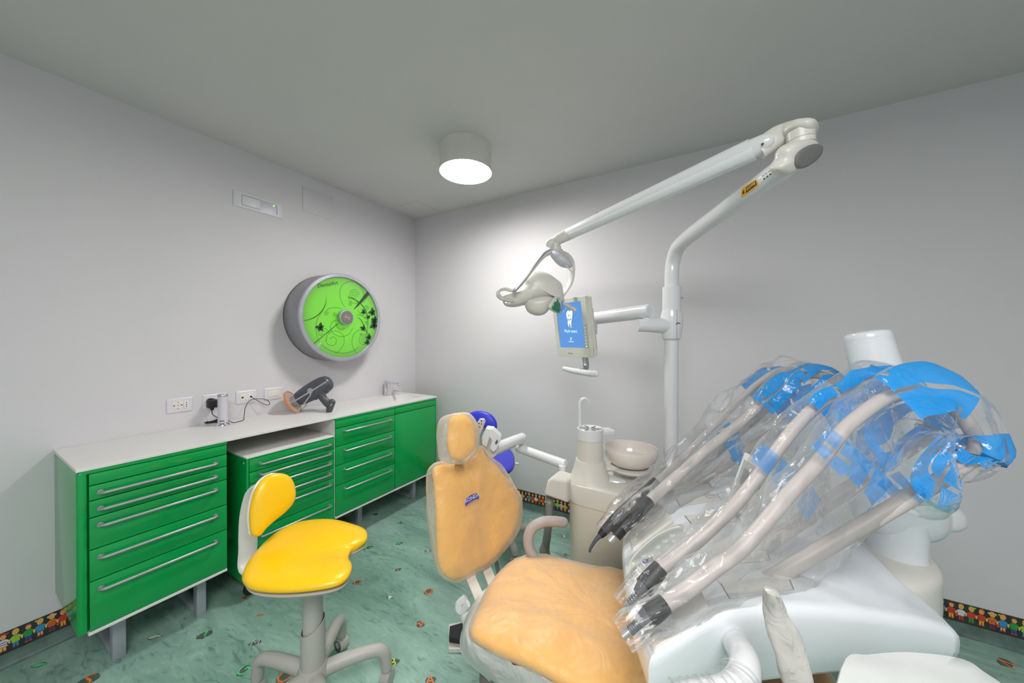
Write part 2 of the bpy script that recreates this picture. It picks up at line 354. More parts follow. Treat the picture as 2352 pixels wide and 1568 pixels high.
for px, py, c, g, sz, rot in INL:
    sz *= .74
    o_ = on(px, py, 2, 0); a = math.radians(rot)+YAW; xd = V((math.cos(a), math.sin(a), 0)); yd = V((-math.sin(a), math.cos(a), 0)); mm = M()
    rr = [sz*.47*(1+.35*noise.noise(V((math.cos(t)*1.5, math.sin(t)*1.5, px)))) for t in [2*PI*i/18 for i in range(18)]]
    z = V((0, 0, .0005)); ns = 10 if g == 'fish' else 18
    pts = [o_+z+xd*rr[i]*math.cos(2*PI*i/18)*(1.15)+yd*rr[i]*math.sin(2*PI*i/18)*(.55 if g == 'fish' else .8) for i in range(18)]
    if g != 'dot': mm.add(pts, [tuple(range(18))], 0)
    up = V((0, 0, .001))
    if g == 'fish': 
        P2 = [(-.5, 0), (-.3, .16), (0, .2), (.3, .1), (.5, .22), (.45, 0), (.5, -.2), (.3, -.1), (0, -.2), (-.3, -.16)]
        mm.add([o_+up+xd*x*sz+yd*y*sz for x, y in P2], [tuple(range(len(P2)))], 1)
    elif g in ('dot', 'star', 'tri'):
        k = {'dot': 12, 'star': 10, 'tri': 3}[g]
        mm.add([o_+up+(xd*math.cos(2*PI*i/k)+yd*math.sin(2*PI*i/k))*sz*(.5 if (g != 'star' or i % 2) else .25) for i in range(k)], [tuple(range(k))], 1)
    else: text(mm, g, o_+z, xd, yd, sz*1.25, 1, .0006)
    build('floor_inlay', mm, [HALO, ICOL[c]], FL)

# ================================================================ ceiling lamps
def ceil_lamp(x, y, label, r=.167, h=.165):
    t = root('ceiling_lamp', (x, y, H-h)); tag(t, label, 'lamp', 'round drum lamps on the ceiling')
    mm = M(); lathe(mm, [(r-.004, .012), (r, 0), (r, h-.001), (.01, h-.001)], (x, y, H-h), n=56, cap=False); build('drum', mm, mat('white_drum', (215, 214, 210), .5), t)
    mm = M(); lathe(mm, [(.001, -.012), (r*.55, -.010), (r*.85, -.003), (r-.006, .012), (r-.012, .02), (.001, .02)], (x, y, H-h), n=56)
    build('diffuser', mm, emis('lamp_diffuser', (255, 253, 248), LAMP_E), t)
lc = on(1070, 338, 2, H); ceil_lamp(lc.x, lc.y, 'white round drum ceiling lamp with glowing diffuser above the dental chair')

# ================================================================ green cabinets along the left wall
F = .49; ZB, ZT = .24, .912; WY0, WY1 = -2.286, -.208
def handle(nm, y0, y1, z, x, par, r=.0062):
    mm = M(); s = .026
    tube(mm, [V((x, y0, z)), V((x+s-.006, y0, z)), V((x+s, y0+.008, z)), V((x+s, y1-.008, z)), V((x+s-.006, y1, z)), V((x, y1, z))], r, n=10, smooth=1)
    for y in (y0, y1): cyl(mm, (x-.001, y, z), (x+.006, y, z), .010, n=14)
    return build(nm, mm, STEEL, par)
def front(nm, y0, y1, z0, z1, par, x=F, g=.0018, hz=None, hy=None):
    mm = M(); box(mm, (x-.018, y0+g, z0+g), (x, y1-g, z1-g), r=.0022, seg=2); o = build(nm, mm, GREEN, par)
    if hz: handle('handle', hy[0], hy[1], hz, x, o)
    return o
def sled(y, w, x0, x1, par, z1=ZB):
    mm = M(); h = w/2; t = .012
    for a, b in (((x1-.05, y-h, 0), (x1, y+h, z1)), ((x0, y-h, 0), (x0+.05, y+h, z1))):
        box(mm, a, b, r=.003)
    box(mm, (x0+.01, y-h+.0012, 0.001), (x1-.01, y+h-.0012, .029), r=.002)
    return build('sled_leg', mm, LEGM, par)
def carcass(y0, y1, par, lround=False, rround=False, z0=ZB, z1=ZT, low=.02):
    """side panels, back, floor; the outer corner posts are rounded"""
    mm = M(); t = .018; fx = F-.0205
    if lround: box(mm, (.004, y0, z0), (F+.002, y0+.030, z1), r=.012, seg=4); box(mm, (.004, y0+.012, z1-.016), (F+.001, y1, z1), r=.003)
    else: box(mm, (.004, y0, z0), (fx, y0+t, z1), r=.001)
    if rround: box(mm, (.004, y1-.014, z0), (F+.002, y1, z1), r=.006, seg=3); box(mm, (F-.05, y0, z1-.016), (F+.001, y1-.01, z1), r=.003)
    else: box(mm, (.004, y1-t, z0), (fx, y1, z1), r=.001)
    if not lround and not rround: box(mm, (.004, y0, z1-.016), (F+.001, y1, z1), r=.003)
    box(mm, (.004, y0+.01, z0+.002), (fx-.002, y1-.01, z1-low)); build('carcass', mm, GREEN, par)
    mm = M(); box(mm, (.01, y0+(.030 if lround else .001), z0-.012), (F-.001, y1-.001, z0+.0015), r=.001); build('bottom_edge', mm, WHITE, par)
cg = 'green drawer cabinets along the left wall'
t = root('drawer_cabinet', (.25, -2.04, 0)); tag(t, 'large green drawer cabinet with five handles at the left end of the row', 'cabinet', cg)
y0, y1 = WY0, -1.7895; carcass(y0, y1, t, lround=True); yi = y0+.0315
front('fascia', yi, y1, .846, ZT-.016, t); hh = (-2.223, -1.84)
for a, b, hz in ((.783, .846, .813), (.713, .783, .745), (.580, .713, .677), (.449, .580, .543), (.2425, .449, .410)): front('drawer', yi, y1, a, b, t, hz=hz, hy=hh)
sled(-2.152, .042, .078, .382, t); sled(-1.866, .038, .09, .392, t)
t = root('drawer_cabinet', (.25, -.94, 0)); tag(t, 'green drawer cabinet with four handles beside the plain sink cupboard', 'cabinet', cg)
y0, y1 = -1.1915, -.6885; carcass(y0, y1, t); front('fascia', y0, y1, .843, ZT-.016, t)
for a, b, hz in ((.718, .843, .816), (.588, .718, .680), (.452, .588, .547), (.2425, .452, .415)): front('drawer', y0, y1, a, b, t, hz=hz, hy=(-1.125, -.733))
sled(-.868, .04, .06, .30, t)
mm = M(); box(mm, (.02, y0-.003, ZB), (F-.006, y0-.0004, ZT-.01)); build('side_panel', mm, WHITE, t)
t = root('sink_cabinet', (.25, -.445, 0)); tag(t, 'green cupboard with one plain handleless door under the sink', 'cabinet')
y0, y1 = -.6875, WY1; carcass(y0, y1, t, rround=True, low=.13); front('fascia', y0, y1-.0155, .845, ZT-.016, t); front('door', y0, y1-.0155, .2425, .845, t)
sled(-.355, .032, .10, .36, t)
mm = M(); tube(mm, [V((.10, -.30, .20)), V((.14, -.27, .14)), V((.20, -.28, .10)), V((.27, -.33, .16)), V((.28, -.34, .24))], .006, n=8); build('drain_pipe', mm, WHITE, t)
mm = M(); cyl(mm, (.12, -.26, .14), (.12, -.26, .24), .028, n=20); lathe(mm, [(.01, 0), (.04, .01), (.045, .05), (.02, .07)], (.12, -.26, .09), n=20); build('drain_trap', mm, DGREY, t)
# mobile unit on castors in the bay
t = root('mobile_drawer_unit', (.25, -1.45, 0)); tag(t, 'green mobile drawer unit on castors parked in the bay under the worktop', 'cabinet')
y0, y1, mz = -1.704, -1.198, .800
mm = M(); box(mm, (.032, y0+.002, .087), (F-.018, y1-.001, mz-.013), r=.004); box(mm, (.03, y0, .085), (F+.001, y0+.012, mz-.012), r=.004, seg=3)
box(mm, (.03, y0+.0005, mz-.0125), (F+.0005, y1, mz-.0096), r=.001); build('carcass', mm, GREEN, t)
mm = M(); box(mm, (.03, y0+.001, mz-.0095), (F-.001, y1-.001, mz), r=.002); build('top_panel', mm, WHITE, t)
mm = M(); cyl(mm, (F-.03, y0-.002, .765), (F-.03, y0+.002, .765), .005, n=12); build('screw_cap', mm, WHITE, t)
for a, b, hz in ((.712, .787, .749), (.646, .712, .688), (.582, .646, .622), (.514, .582, .552), (.381, .514, .482), (.088, .381, .340)): front('drawer', y0+.0125, y1, a, b, t, hz=hz, hy=(-1.637, -1.232))
for x in (.08, .43):
    for y in (y0+.04, y1-.04):
        mm = M(); cyl(mm, (x-.014, y, .032), (x+.014, y, .032), .032, n=20, mi=0, ch=.004); box(mm, (x-.02, y-.022, .05), (x+.02, y+.022, .088), r=.004, mi=1)
        build('castor', mm, [BLK, LEGM], t)
# worktop with sink
t = root('worktop', (.25, -1.25, ZT)); tag(t, 'long white worktop with an integrated sink lying over the green cabinets', 'worktop')
mm = M(); z0, z1 = ZT, .9262; bx0, bx1, by0, by1 = .115, .395, -.60, -.285
cols = [.002, bx0, bx1, F+.004]; rows = [WY0-.001, by0, by1, WY1+.001]
def ring4(z, i): return [V((bx0+i, by0+i, z)), V((bx1-i, by0+i, z)), V((bx1-i, by1-i, z)), V((bx0+i, by1-i, z))]
vs = []; fs = []
for zi, z in enumerate((z1, z0)):
    for y in rows:
        for x in cols: vs.append(V((x, y, z)))
for zi in (0, 16):
    for j in range(3):
        for i in range(3):
            if (i, j) == (1, 1): continue
            a = zi+j*4+i; fs.append((a, a+1, a+5, a+4))
per = [0, 1, 2, 3, 7, 11, 15, 14, 13, 12, 8, 4]
for i in range(12): a, b = per[i], per[(i+1) % 12]; fs.append((a, b, b+16, a+16))
mm.add(vs, fs); build('slab', mm, WHITE, t, bevel=.0015)
mm = M(); rings(mm, [ring4(z1-.0003, 0), ring4(z1-.003, .003), ring4(z1-.075, .018), ring4(z1-.09, .035)], cap=False)
mm.add(ring4(z1-.09, .035), [(0, 1, 2, 3)]); build('basin', mm, WHITE, t, sharp=60)
mm = M(); cyl(mm, (.25, -.44, z1-.09), (.25, -.44, z1-.087), .022); build('drain', mm, CHROME, t)
ZW = z1
t = root('basin_tap', (.045, -.40, ZW)); tag(t, 'square-necked chrome tap with a separate lever behind the sink', 'tap')
bp = on(882, 905, 2, ZW); bx, by = .045, -.415
mm = M(); box(mm, (bx-.022, by-.022, ZW), (bx+.022, by+.022, ZW+.006), r=.002); cyl(mm, (bx, by, ZW), (bx, by, ZW+.135), .013); tube(mm, [V((bx-.008, by, ZW+.125)), V((bx+.19, by, ZW+.115))], .012, n=16, rnd=True); cyl(mm, (bx+.18, by, ZW+.118), (bx+.18, by, ZW+.098), .011)
build('spout', mm, CHROME, t)
mm = M(); cyl(mm, (bx+.02, by+.075, ZW), (bx+.02, by+.075, ZW+.035), .016, ch=.002); tube(mm, [V((bx+.02, by+.075, ZW+.035)), V((bx+.105, by+.075, ZW+.04))], .005, n=10, rnd=True); build('lever', mm, CHROME, t)

# ================================================================ things on the left wall
PLATE = mat('plate_plastic', (218, 216, 222), .35, var=.01); INS = mat('socket_insert', (228, 226, 220), .4)
def plate(y0, y1, z0, z1, label, ptype, group='wall plates above the worktop'):
    t = root('wall_socket' if ptype != 'blank' else 'switch_plate', (0, (y0+y1)/2, z0)); tag(t, label, 'wall plate', group)
    mm = M(); prof = []
    for k, (x, i) in enumerate(((.0005, 0), (.004, .0), (.008, .006), (.0085, .010))):
        pts = []
        for cy, cz, a0 in ((y1-.006, z1-.006, 0), (y0+.006, z1-.006, PI/2), (y0+.006, z0+.006, PI), (y1-.006, z0+.006, 1.5*PI)):
            sy = -1 if cy > (y0+y1)/2 else 1; sz = -1 if cz > (z0+z1)/2 else 1
            for a in range(5): pts.append(V((x, cy+sy*i+.006*math.cos(a0+a*PI/8), cz+sz*i+.006*math.sin(a0+a*PI/8))))
        prof.append(pts)
    rings(mm, prof); build('frame', mm, PLATE, t)
    c = (y0+y1)/2; zc = (z0+z1)/2; mm = M(); box(mm, (.006, c-.036, zc-.0225), (.0105, c+.036, zc+.0225), r=.001); ins = build('insert', mm, INS, t)
    mm = M()
    if ptype in ('double', 'plug'):
        lathe(mm, [(.001, .0002), (.020, .0002), (.0205, .0012), (.001, .0012)], (.0105, c-.012, zc), (1, 0, 0), n=24, mi=1)
        for dy in (-.028, .004): box(mm, (.0105, c+dy-.0035, zc-.0025), (.0122, c+dy+.0035, zc+.0025), mi=0)
        box(mm, (.0105, c-.014, zc-.002), (.0122, c-.010, zc+.002), mi=0)
        for dz in (-.0175, .0175): box(mm, (.0105, c-.0145, zc+dz-.002), (.0122, c-.0095, zc+dz+.002), mi=2)
        for dz in (-.011, 0, .011): cyl(mm, (.0105, c+.026, zc+dz), (.0108, c+.026, zc+dz), .0028, n=10)
        mm.add([V((.0107, c+.0125+s, zc+z)) for s, z in ((0, -.022), (.001, -.022), (.001, .022), (0, .022))], [(0, 1, 2, 3)], 0)
    elif ptype == 'phone':
        for dy in (-.024, .024): box(mm, (.0105, c+dy-.006, zc-.004), (.0108, c+dy+.006, zc+.004)); box(mm, (.0105, c+dy-.003, zc-.007), (.0108, c+dy+.003, zc-.003))
        box(mm, (.0105, c-.014, zc-.02), (.0115, c+.012, zc+.021), mi=1)
    else: box(mm, (.0105, c-.033, zc-.0205), (.0125, c+.033, zc+.0205), r=.001, mi=1)
    build('socket_face' if ptype != 'blank' else 'rocker', mm, [BLK, mat('cream_insert', (228, 222, 212), .4), mat('copper_pin', (200, 130, 90), .3, metal=.8)], ins); return t
plate(-1.897, -1.782, 1.022, 1.107, 'white wall socket plate leftmost above the worktop, with nothing plugged in', 'double')
plate(-1.735, -1.617, 1.022, 1.107, 'white wall socket plate with the black charger plugged in', 'plug')
plate(-1.568, -1.452, 1.022, 1.107, 'white wall plate with thin cable plugged into its data socket', 'phone')
plate(-1.404, -1.288, 1.022, 1.107, 'white switch plate nearest the handheld device, holding one plain rocker', 'blank')
t = root('emergency_light', (0, -1.435, 2.32)); tag(t, 'recessed rectangular emergency light with a green dot high on the left wall', 'light')
mm = M(); a, b, c, d = -1.58, -1.285, 2.319, 2.424
R = [[V((x, a+i, c+i)), V((x, b-i, c+i)), V((x, b-i, d-i)), V((x, a+i, d-i))] for x, i in ((.001, 0), (.006, .002), (.008, .006))]
rings(mm, R, cap=False); ia, ib, ic, id_ = a+.045, b-.035, c+.018, d-.016
R = [[V((.008, a+.006, c+.006)), V((.008, b-.006, c+.006)), V((.008, b-.006, d-.006)), V((.008, a+.006, d-.006))], [V((.008, ia, ic)), V((.008, ib, ic)), V((.008, ib, id_)), V((.008, ia, id_))], [V((.0015, ia+.002, ic+.002)), V((.0015, ib-.002, ic+.002)), V((.0015, ib-.002, id_-.002)), V((.0015, ia+.002, id_-.002))]]
rings(mm, R, cap=False); build('frame', mm, PLATE, t)
mm = M(); mm.add(R[2], [(0, 1, 2, 3)]); build('reflector', mm, SILV, t)
mm = M(); box(mm, (.002, ia+.003, ic+.004), (.0075, ia+.11, id_-.006), r=.001); build('lens', mm, PLATE, t)
mm = M(); lathe(mm, [(.001, 0), (.004, .0), (.0035, .003), (.001, .004)], (.002, ib-.02, id_-.012), (1, 0, 0), n=12); build('indicator', mm, emis('green_led', (140, 255, 60), 3), t)
t = root('access_panel', (0, -1.024, 2.425)); tag(t, 'plain white square access panel right of the emergency light', 'panel')
mm = M(); box(mm, (.0005, -1.141, 2.426), (.006, -.907, 2.612), r=.0012); build('cover', mm, WALL, t)
for y, z in ((-1.12, 2.595), (-.925, 2.595), (-.925, 2.44), (-1.12, 2.44)): mm = M(); cyl(mm, (.006, y, z), (.0068, y, z), .0035, n=10); build('screw', mm, STEEL, t)
# round wall cabinet with the lit green door
RD, RR, RY0, RZ0 = .21, .34, -.94, 1.62
t = root('round_wall_cabinet', (0, RY0, RZ0-RR)); tag(t, 'round silver wall cabinet with glowing green floral front on the left wall', 'cabinet')
X = (1, 0, 0); o0 = V((0, RY0, RZ0))
mm = M(); lathe(mm, [(RR-.002, .001), (RR, .004), (RR, .185), (RR-.002, .188)], o0, X, n=96, cap=False); build('drum', mm, SILD, t)
mm = M(); lathe(mm, [(RR+.0015, .0005), (RR+.002, .006)], o0, X, n=96, cap=False); build('back_rim', mm, DARK, t)
mm = M(); lathe(mm, [(RR-.001, .186), (RR+.001, .19), (RR+.001, .205), (RR-.003, .21), (RR-.024, .212), (RR-.028, .208), (RR-.029, .198)], o0, X, n=96, cap=False); build('front_ring', mm, SILV, t)
# back-lit printed glass: its light falls off towards the rim
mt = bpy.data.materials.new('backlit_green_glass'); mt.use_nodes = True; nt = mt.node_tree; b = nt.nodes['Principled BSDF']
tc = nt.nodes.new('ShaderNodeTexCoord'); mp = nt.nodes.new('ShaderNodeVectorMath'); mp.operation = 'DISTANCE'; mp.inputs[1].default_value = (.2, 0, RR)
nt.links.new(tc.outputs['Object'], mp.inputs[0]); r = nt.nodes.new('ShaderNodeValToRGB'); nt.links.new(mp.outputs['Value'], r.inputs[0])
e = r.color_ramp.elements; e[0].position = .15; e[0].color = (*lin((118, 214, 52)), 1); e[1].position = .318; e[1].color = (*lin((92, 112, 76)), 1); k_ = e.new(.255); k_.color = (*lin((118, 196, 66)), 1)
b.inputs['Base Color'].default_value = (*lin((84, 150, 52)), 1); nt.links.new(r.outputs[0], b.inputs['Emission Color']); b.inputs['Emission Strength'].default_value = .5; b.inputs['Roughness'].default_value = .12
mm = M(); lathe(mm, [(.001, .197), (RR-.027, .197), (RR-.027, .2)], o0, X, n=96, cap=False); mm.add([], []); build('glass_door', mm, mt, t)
DX = .2025
DRAW = mat('dark_green_print', (34, 66, 40), .5); mm = M()
def zp(x, y): q = on(640+x/6.816, 610+y/6.816, 0, RD-.009); q.x = DX; return q
def spiral(cx, cy, r0, turns, a0, cw=1, wd=.0022, r1=.0, n=60):
    c = zp(cx, cy); rr0 = r0/6.816*(CAM.x)/785*.98
    pts = []
    for i in range(n+1):
        f = i/n; a = math.radians(a0)+cw*turns*2*PI*f; r = rr0*(1-f*(1-r1)); pts.append(c+V((0, math.cos(a)*r, math.sin(a)*r)))
    ribbon(mm, pts, wd, X)
def curve(pp, wd=.0022, taper=False):
    ribbon(mm, catmull([zp(*p) for p in pp], 10), wd, X, taper=taper)
spiral(1185, 450, 92, 2.6, 0); spiral(1125, 595, 40, 1.8, 60); spiral(1375, 650, 50, 2.0, 180); spiral(738, 742, 42, 1.9, 90, -1); spiral(885, 770, 34, 1.5, 90)
spiral(840, 1165, 100, .95, 180, 1, r1=.35); spiral(1330, 1165, 95, 2.6, 80, 1); spiral(1355, 820, 22, 1.3, 0); spiral(1287, 1075, 24, 1.4, 0); spiral(665, 1060, 58, 1.3, 20, 1)
curve([(1035, 645), (985, 560), (958, 440), (985, 320), (1060, 262), (1180, 250), (1280, 320), (1330, 430), (1310, 520)]); curve([(1100, 450), (1110, 540), (1180, 585), (1260, 580), (1340, 560), (1375, 500)])
curve([(385, 860), (480, 840), (590, 790), (690, 690), (740, 580), (742, 470)], .006, True); curve([(1080, 495), (1180, 525), (1290, 600), (1370, 720), (1395, 860), (1390, 1000), (1340, 1160)], .006, True)
curve([(1090, 490), (1180, 520), (1260, 590)], .003); curve([(750, 690), (820, 660), (900, 655), (985, 668)]); curve([(700, 700), (630, 790), (590, 900), (585, 1000), (610, 1130), (690, 1250), (830, 1335), (1000, 1368), (1150, 1340), (1250, 1270)])
curve([(910, 850), (840, 880), (812, 960), (840, 1040), (920, 1095), (1020, 1105), (1110, 1060), (1160, 970)]); curve([(745, 1180), (765, 1080), (850, 1020), (950, 1035), (1020, 1110), (1020, 1220), (960, 1320), (880, 1368)])
curve([(1235, 1385), (1170, 1290), (1148, 1180), (1180, 1070), (1250, 1010), (1340, 1005), (1410, 1060)]); curve([(1230, 800), (1290, 850), (1340, 950), (1385, 1060), (1385, 1140)], .006, True)
curve([(1240, 690), (1290, 770), (1370, 810), (1440, 795)]); curve([(1225, 765), (1300, 775), (1330, 760)]); curve([(900, 930), (940, 985), (990, 1000), (1030, 975)]); curve([(690, 980), (740, 985), (780, 1030), (800, 1060)])
curve([(555, 1215), (700, 1095), (930, 905)], .0045)
curve([(1180, 675), (1215, 640)], .004)
def leaf(cx, cy, ang, L_, W_=.6):
    P = []
    for i in range(9):
        f = i/8; P.append((f, W_*math.sin(PI*f**.8)*.5))
    P = P+[(f, -w_) for f, w_ in reversed(P[1:-1])]; c = zp(cx, cy); s = L_/6.816*CAM.x/785; a = math.radians(ang); 
    mm.add([c+V((0, (math.cos(a)*x-math.sin(a)*y)*s, (math.sin(a)*x+math.cos(a)*y)*s))+V((.0003, 0, 0)) for x, y in P], [tuple(range(len(P)))], 0)
for cx, cy, L_, off in ((645, 960, 75, 75), (1325, 722, 55, 100), (1462, 725, 80, 85), (1500, 840, 70, 70), (1485, 925, 95, 110), (1320, 975, 60, 60), (1410, 1115, 62, 80), (1385, 1195, 58, 95), (1400, 800, 45, 40)):
    for k in range(5): leaf(cx, cy, off-62*k+8*math.sin(k*3), L_*(1-.12*(k % 2)), .62)
for cx, cy in ((1375, 880), (1362, 885), (1372, 912), (1352, 1083), (1395, 905)): c = zp(cx, cy); mm.add([c+V((.0004, .004*math.cos(i*PI/4), .004*math.sin(i*PI/4))) for i in range(8)], [tuple(range(8))])
build('floral_print', mm, DRAW, t)
mm = M(); q = [zp(1172, 690), zp(1255, 620), zp(1432, 440), zp(1392, 392), zp(1240, 590)]; prism(mm, q, (.0006, 0, 0)); build('door_slot', mm, mat('dark_slot', (48, 62, 48), .6), t)
mm = M(); text(mm, 'DentalArt', zp(765, 292), (0, 1, .30), (0, -.30, 1), .040, 0, .0008, shear=.3); build('lettering', mm, PRINT, t)
mm = M(); text(mm, '2S9', zp(632, 1240), (0, .75, .66), (0, -.66, .75), .03, 0, .0008); build('badge', mm, PAPER, t)
mm = M(); lathe(mm, [(.052, .197), (.060, .205), (.062, .235), (.058, .244), (.050, .246)], o0, X, n=48, cap=False); build('knob', mm, mat('pale_green_metal', (150, 176, 156), .35, metal=.3), t)
mm = M(); lathe(mm, [(.001, .248), (.046, .248), (.051, .244)], o0, X, n=48, cap=False); kc = build('knob_cap', mm, mat('taupe_cap', (118, 110, 106), .4), t)
mm = M()
for a0, a1 in ((110, 200), (-70, 20)):
    ribbon(mm, [o0+V((.2486, .020*math.cos(math.radians(a)), .020*math.sin(math.radians(a)))) for a in range(a0, a1+1, 8)], .002, X)
text(mm, 'RO', o0+V((.2486, 0, 0)), (0, 1, 0), (0, 0, 1), .014, 0, .0002); build('knob_mark', mm, PAPER, kc)

# ---------------------------------------------------------------- small things on the worktop
c = on(512, 976, 2, ZW); t = root('curing_lamp_dock', c); tag(t, 'white cylindrical device with silver top and base standing on the worktop', 'device')
mm = M(); lathe(mm, [(.035, 0), (.035, .004), (.027, .016), (.0255, .017)], c, n=40); build('base_ring', mm, CHROME, t)
mm = M(); lathe(mm, [(.025, .017), (.025, .172), (.0245, .176)], c, n=40); build('sleeve', mm, mat('lilac_white_plastic', (205, 200, 212), .3), t)
mm = M(); lathe(mm, [(.0255, .176), (.0255, .186), (.023, .190), (.001, .191)], c, n=40); build('cap', mm, STEEL, t)
mm = M(); q = c-(c-CAM).normalized()*.0345; q = V((c.x+.0222, c.y-.0121, c.z+.03)); nn = V((.88, -.48, 0)).normalized(); box(mm, V((-.011, -.0004, -.0025))+q, V((.011, .0006, .0025))+q, mtx=Matrix.Rotation(math.atan2(nn.y, nn.x)+PI/2, 3, 'Z')); build('marking', mm, DGREY, t)
# charger plug and lead
pc = -1.700; t = root('charger_plug', (.012, pc, 1.03)); tag(t, 'black charger plugged into the second wall socket with its coiled lead', 'plug')
mm = M(); box(mm, (.012, pc-.024, 1.028), (.052, pc+.024, 1.078), r=.006, seg=3); cyl(mm, (.0115, pc-.004, 1.066), (.026, pc-.004, 1.066), .019); box(mm, (.02, pc-.008, 1.012), (.036, pc+.008, 1.03), r=.003); build('body', mm, BLK, t)
mm = M(); P = [V((.028, pc, 1.015)), V((.03, pc+.002, .985)), V((.04, pc+.02, .965)), V((.06, pc+.03, .94))]
cc = on(490, 970, 2, ZW)
for k in range(30): a = k*1.35; P.append(V((cc.x+.028*math.cos(a)*(1+.25*math.sin(k*2.1)), cc.y+.050*math.sin(a)*(.9+.2*math.cos(k)), ZW+.005+.024*abs(math.sin(k*.7)))))
P.append(V((c.x-.022, c.y, ZW+.006))); tube(mm, P, .0022, n=7, smooth=5); build('lead', mm, BLK, t)
t0 = M(); P = [V((.014, -1.486, 1.062)), V((.03, -1.47, 1.045)), V((.05, -1.43, 1.01)), V((.045, -1.40, .995)), V((.035, -1.385, 1.005)), V((.03, -1.40, 1.03)), V((.028, -1.45, 1.045)), V((.028, -1.50, 1.04)), V((.04, -1.53, 1.0)), V((.07, -1.55, .945)), V((.09, -1.56, ZW+.004)), V((.11, -1.60, ZW+.003)), V((c.x, c.y+.055, ZW+.004)), V((c.x-.01, c.y+.040, ZW+.012)), V((c.x+.004, c.y+.028, ZW+.022))]
tube(t0, P, .002, n=7, smooth=8); o = build('data_cable', t0, BLK); tag(o, 'thin dark cable looping from the third wall plate to the white cylindrical device', 'cable')
# handheld x-ray gun on acrylic stand
D = 2.46
t = root('handheld_xray_gun', on(720, 945, 2, ZW)); tag(t, 'charcoal pistol-shaped handheld x-ray device tilted on a clear stand', 'device')
ax0, ax1 = at(669, 925, D-.02), at(753, 879, D+.03); axd = (ax1-ax0).normalized()
mm = M(); sd = UPV; L_ = (ax1-ax0).length
tube(mm, [ax0+axd*.045, ax0+axd*.075, ax0+axd*.13, ax0+axd*.19, ax0+axd*.24, ax0+axd*.285, ax0+axd*.305], [.044, .054, .062, .067, .066, .052, .022], n=24, smooth=5, side=UPV, flat=.8, rnd=False)
h0 = at(728, 905, D); h1 = at(752, 932, D-.01); h2 = at(757, 940, D-.01)
tube(mm, [at(738, 893, D), h0+RGT*.03, at(745, 918, D), at(757, 930, D)], [.036, .03, .027, .029], n=16, smooth=5, side=RGT, flat=.7)
tube(mm, [at(762, 924, D), at(756, 943, D)], [.026, .022], n=16, smooth=1, side=RGT, flat=.75, rnd=True)
tube(mm, [at(716, 906, D), at(722, 913, D), at(727, 915, D)], [.016, .016, .01], n=12, smooth=4, rnd=True)
build('body', mm, DGREY, t)
mm = M(); pside = -FWD
P = [ax0+axd*s+UPV*u_-FWD*.050+RGT*.01 for s, u_ in ((.03, -.004), (.09, -.001), (.15, .002), (.22, .006), (.28, .01))]
tube(mm, P, .006, n=8, smooth=4); cyl(mm, ax0+axd*.175+UPV*.003-FWD*.046, ax0+axd*.175+UPV*.003-FWD*.058, .019, n=20); build('side_stripe', mm, SILV, t)
mm = M(); lathe(mm, [(.034, .0), (.038, .012), (.040, .04), (.046, .05)], ax0+axd*.0, axd, n=28); build('nozzle', mm, SILV, t)
mm = M(); lathe(mm, [(.001, -.004), (.083, -.004), (.086, 0), (.083, .004), (.001, .004)], ax0+axd*.01, axd, n=48); build('shield_disc', mm, film('pale_amber_shield', (240, 214, 190), .35, .1, .1, 5, .5), t)
mm = M(); lathe(mm, [(.083, -.005), (.088, -.005), (.089, .005), (.083, .006)], ax0+axd*.01, axd, n=48, cap=False); build('shield_rim', mm, mat('orange_rim', (225, 130, 80), .3), t)
mm = M(); s0 = on(680, 950, 2, ZW); 
s1 = at(712, 908, D-.06); z = V((0, 0, .004))
for off in (V((0, 0, 0)), V((-.045, .055, 0))):
    tube(mm, [s0+off+z, s0+off+V((.01, .02, .03)), s1+off*.8, s1+off*.8+UPV*.02], .0045, n=8, smooth=4)
    tube(mm, [s0+off+z, on(738, 945, 2, ZW)+off+z, on(752, 945, 2, ZW)+off+z+V((0, 0, .02)), at(762, 928, D-.04)+off*.5], .0045, n=8, smooth=4)
tube(mm, [s0+z, s0+V((-.045, .055, .004))], .0045, n=8, smooth=1); o = build('clear_stand', mm, ACRYL); tag(o, 'clear acrylic rod stand holding the handheld x-ray device on the worktop', 'stand')
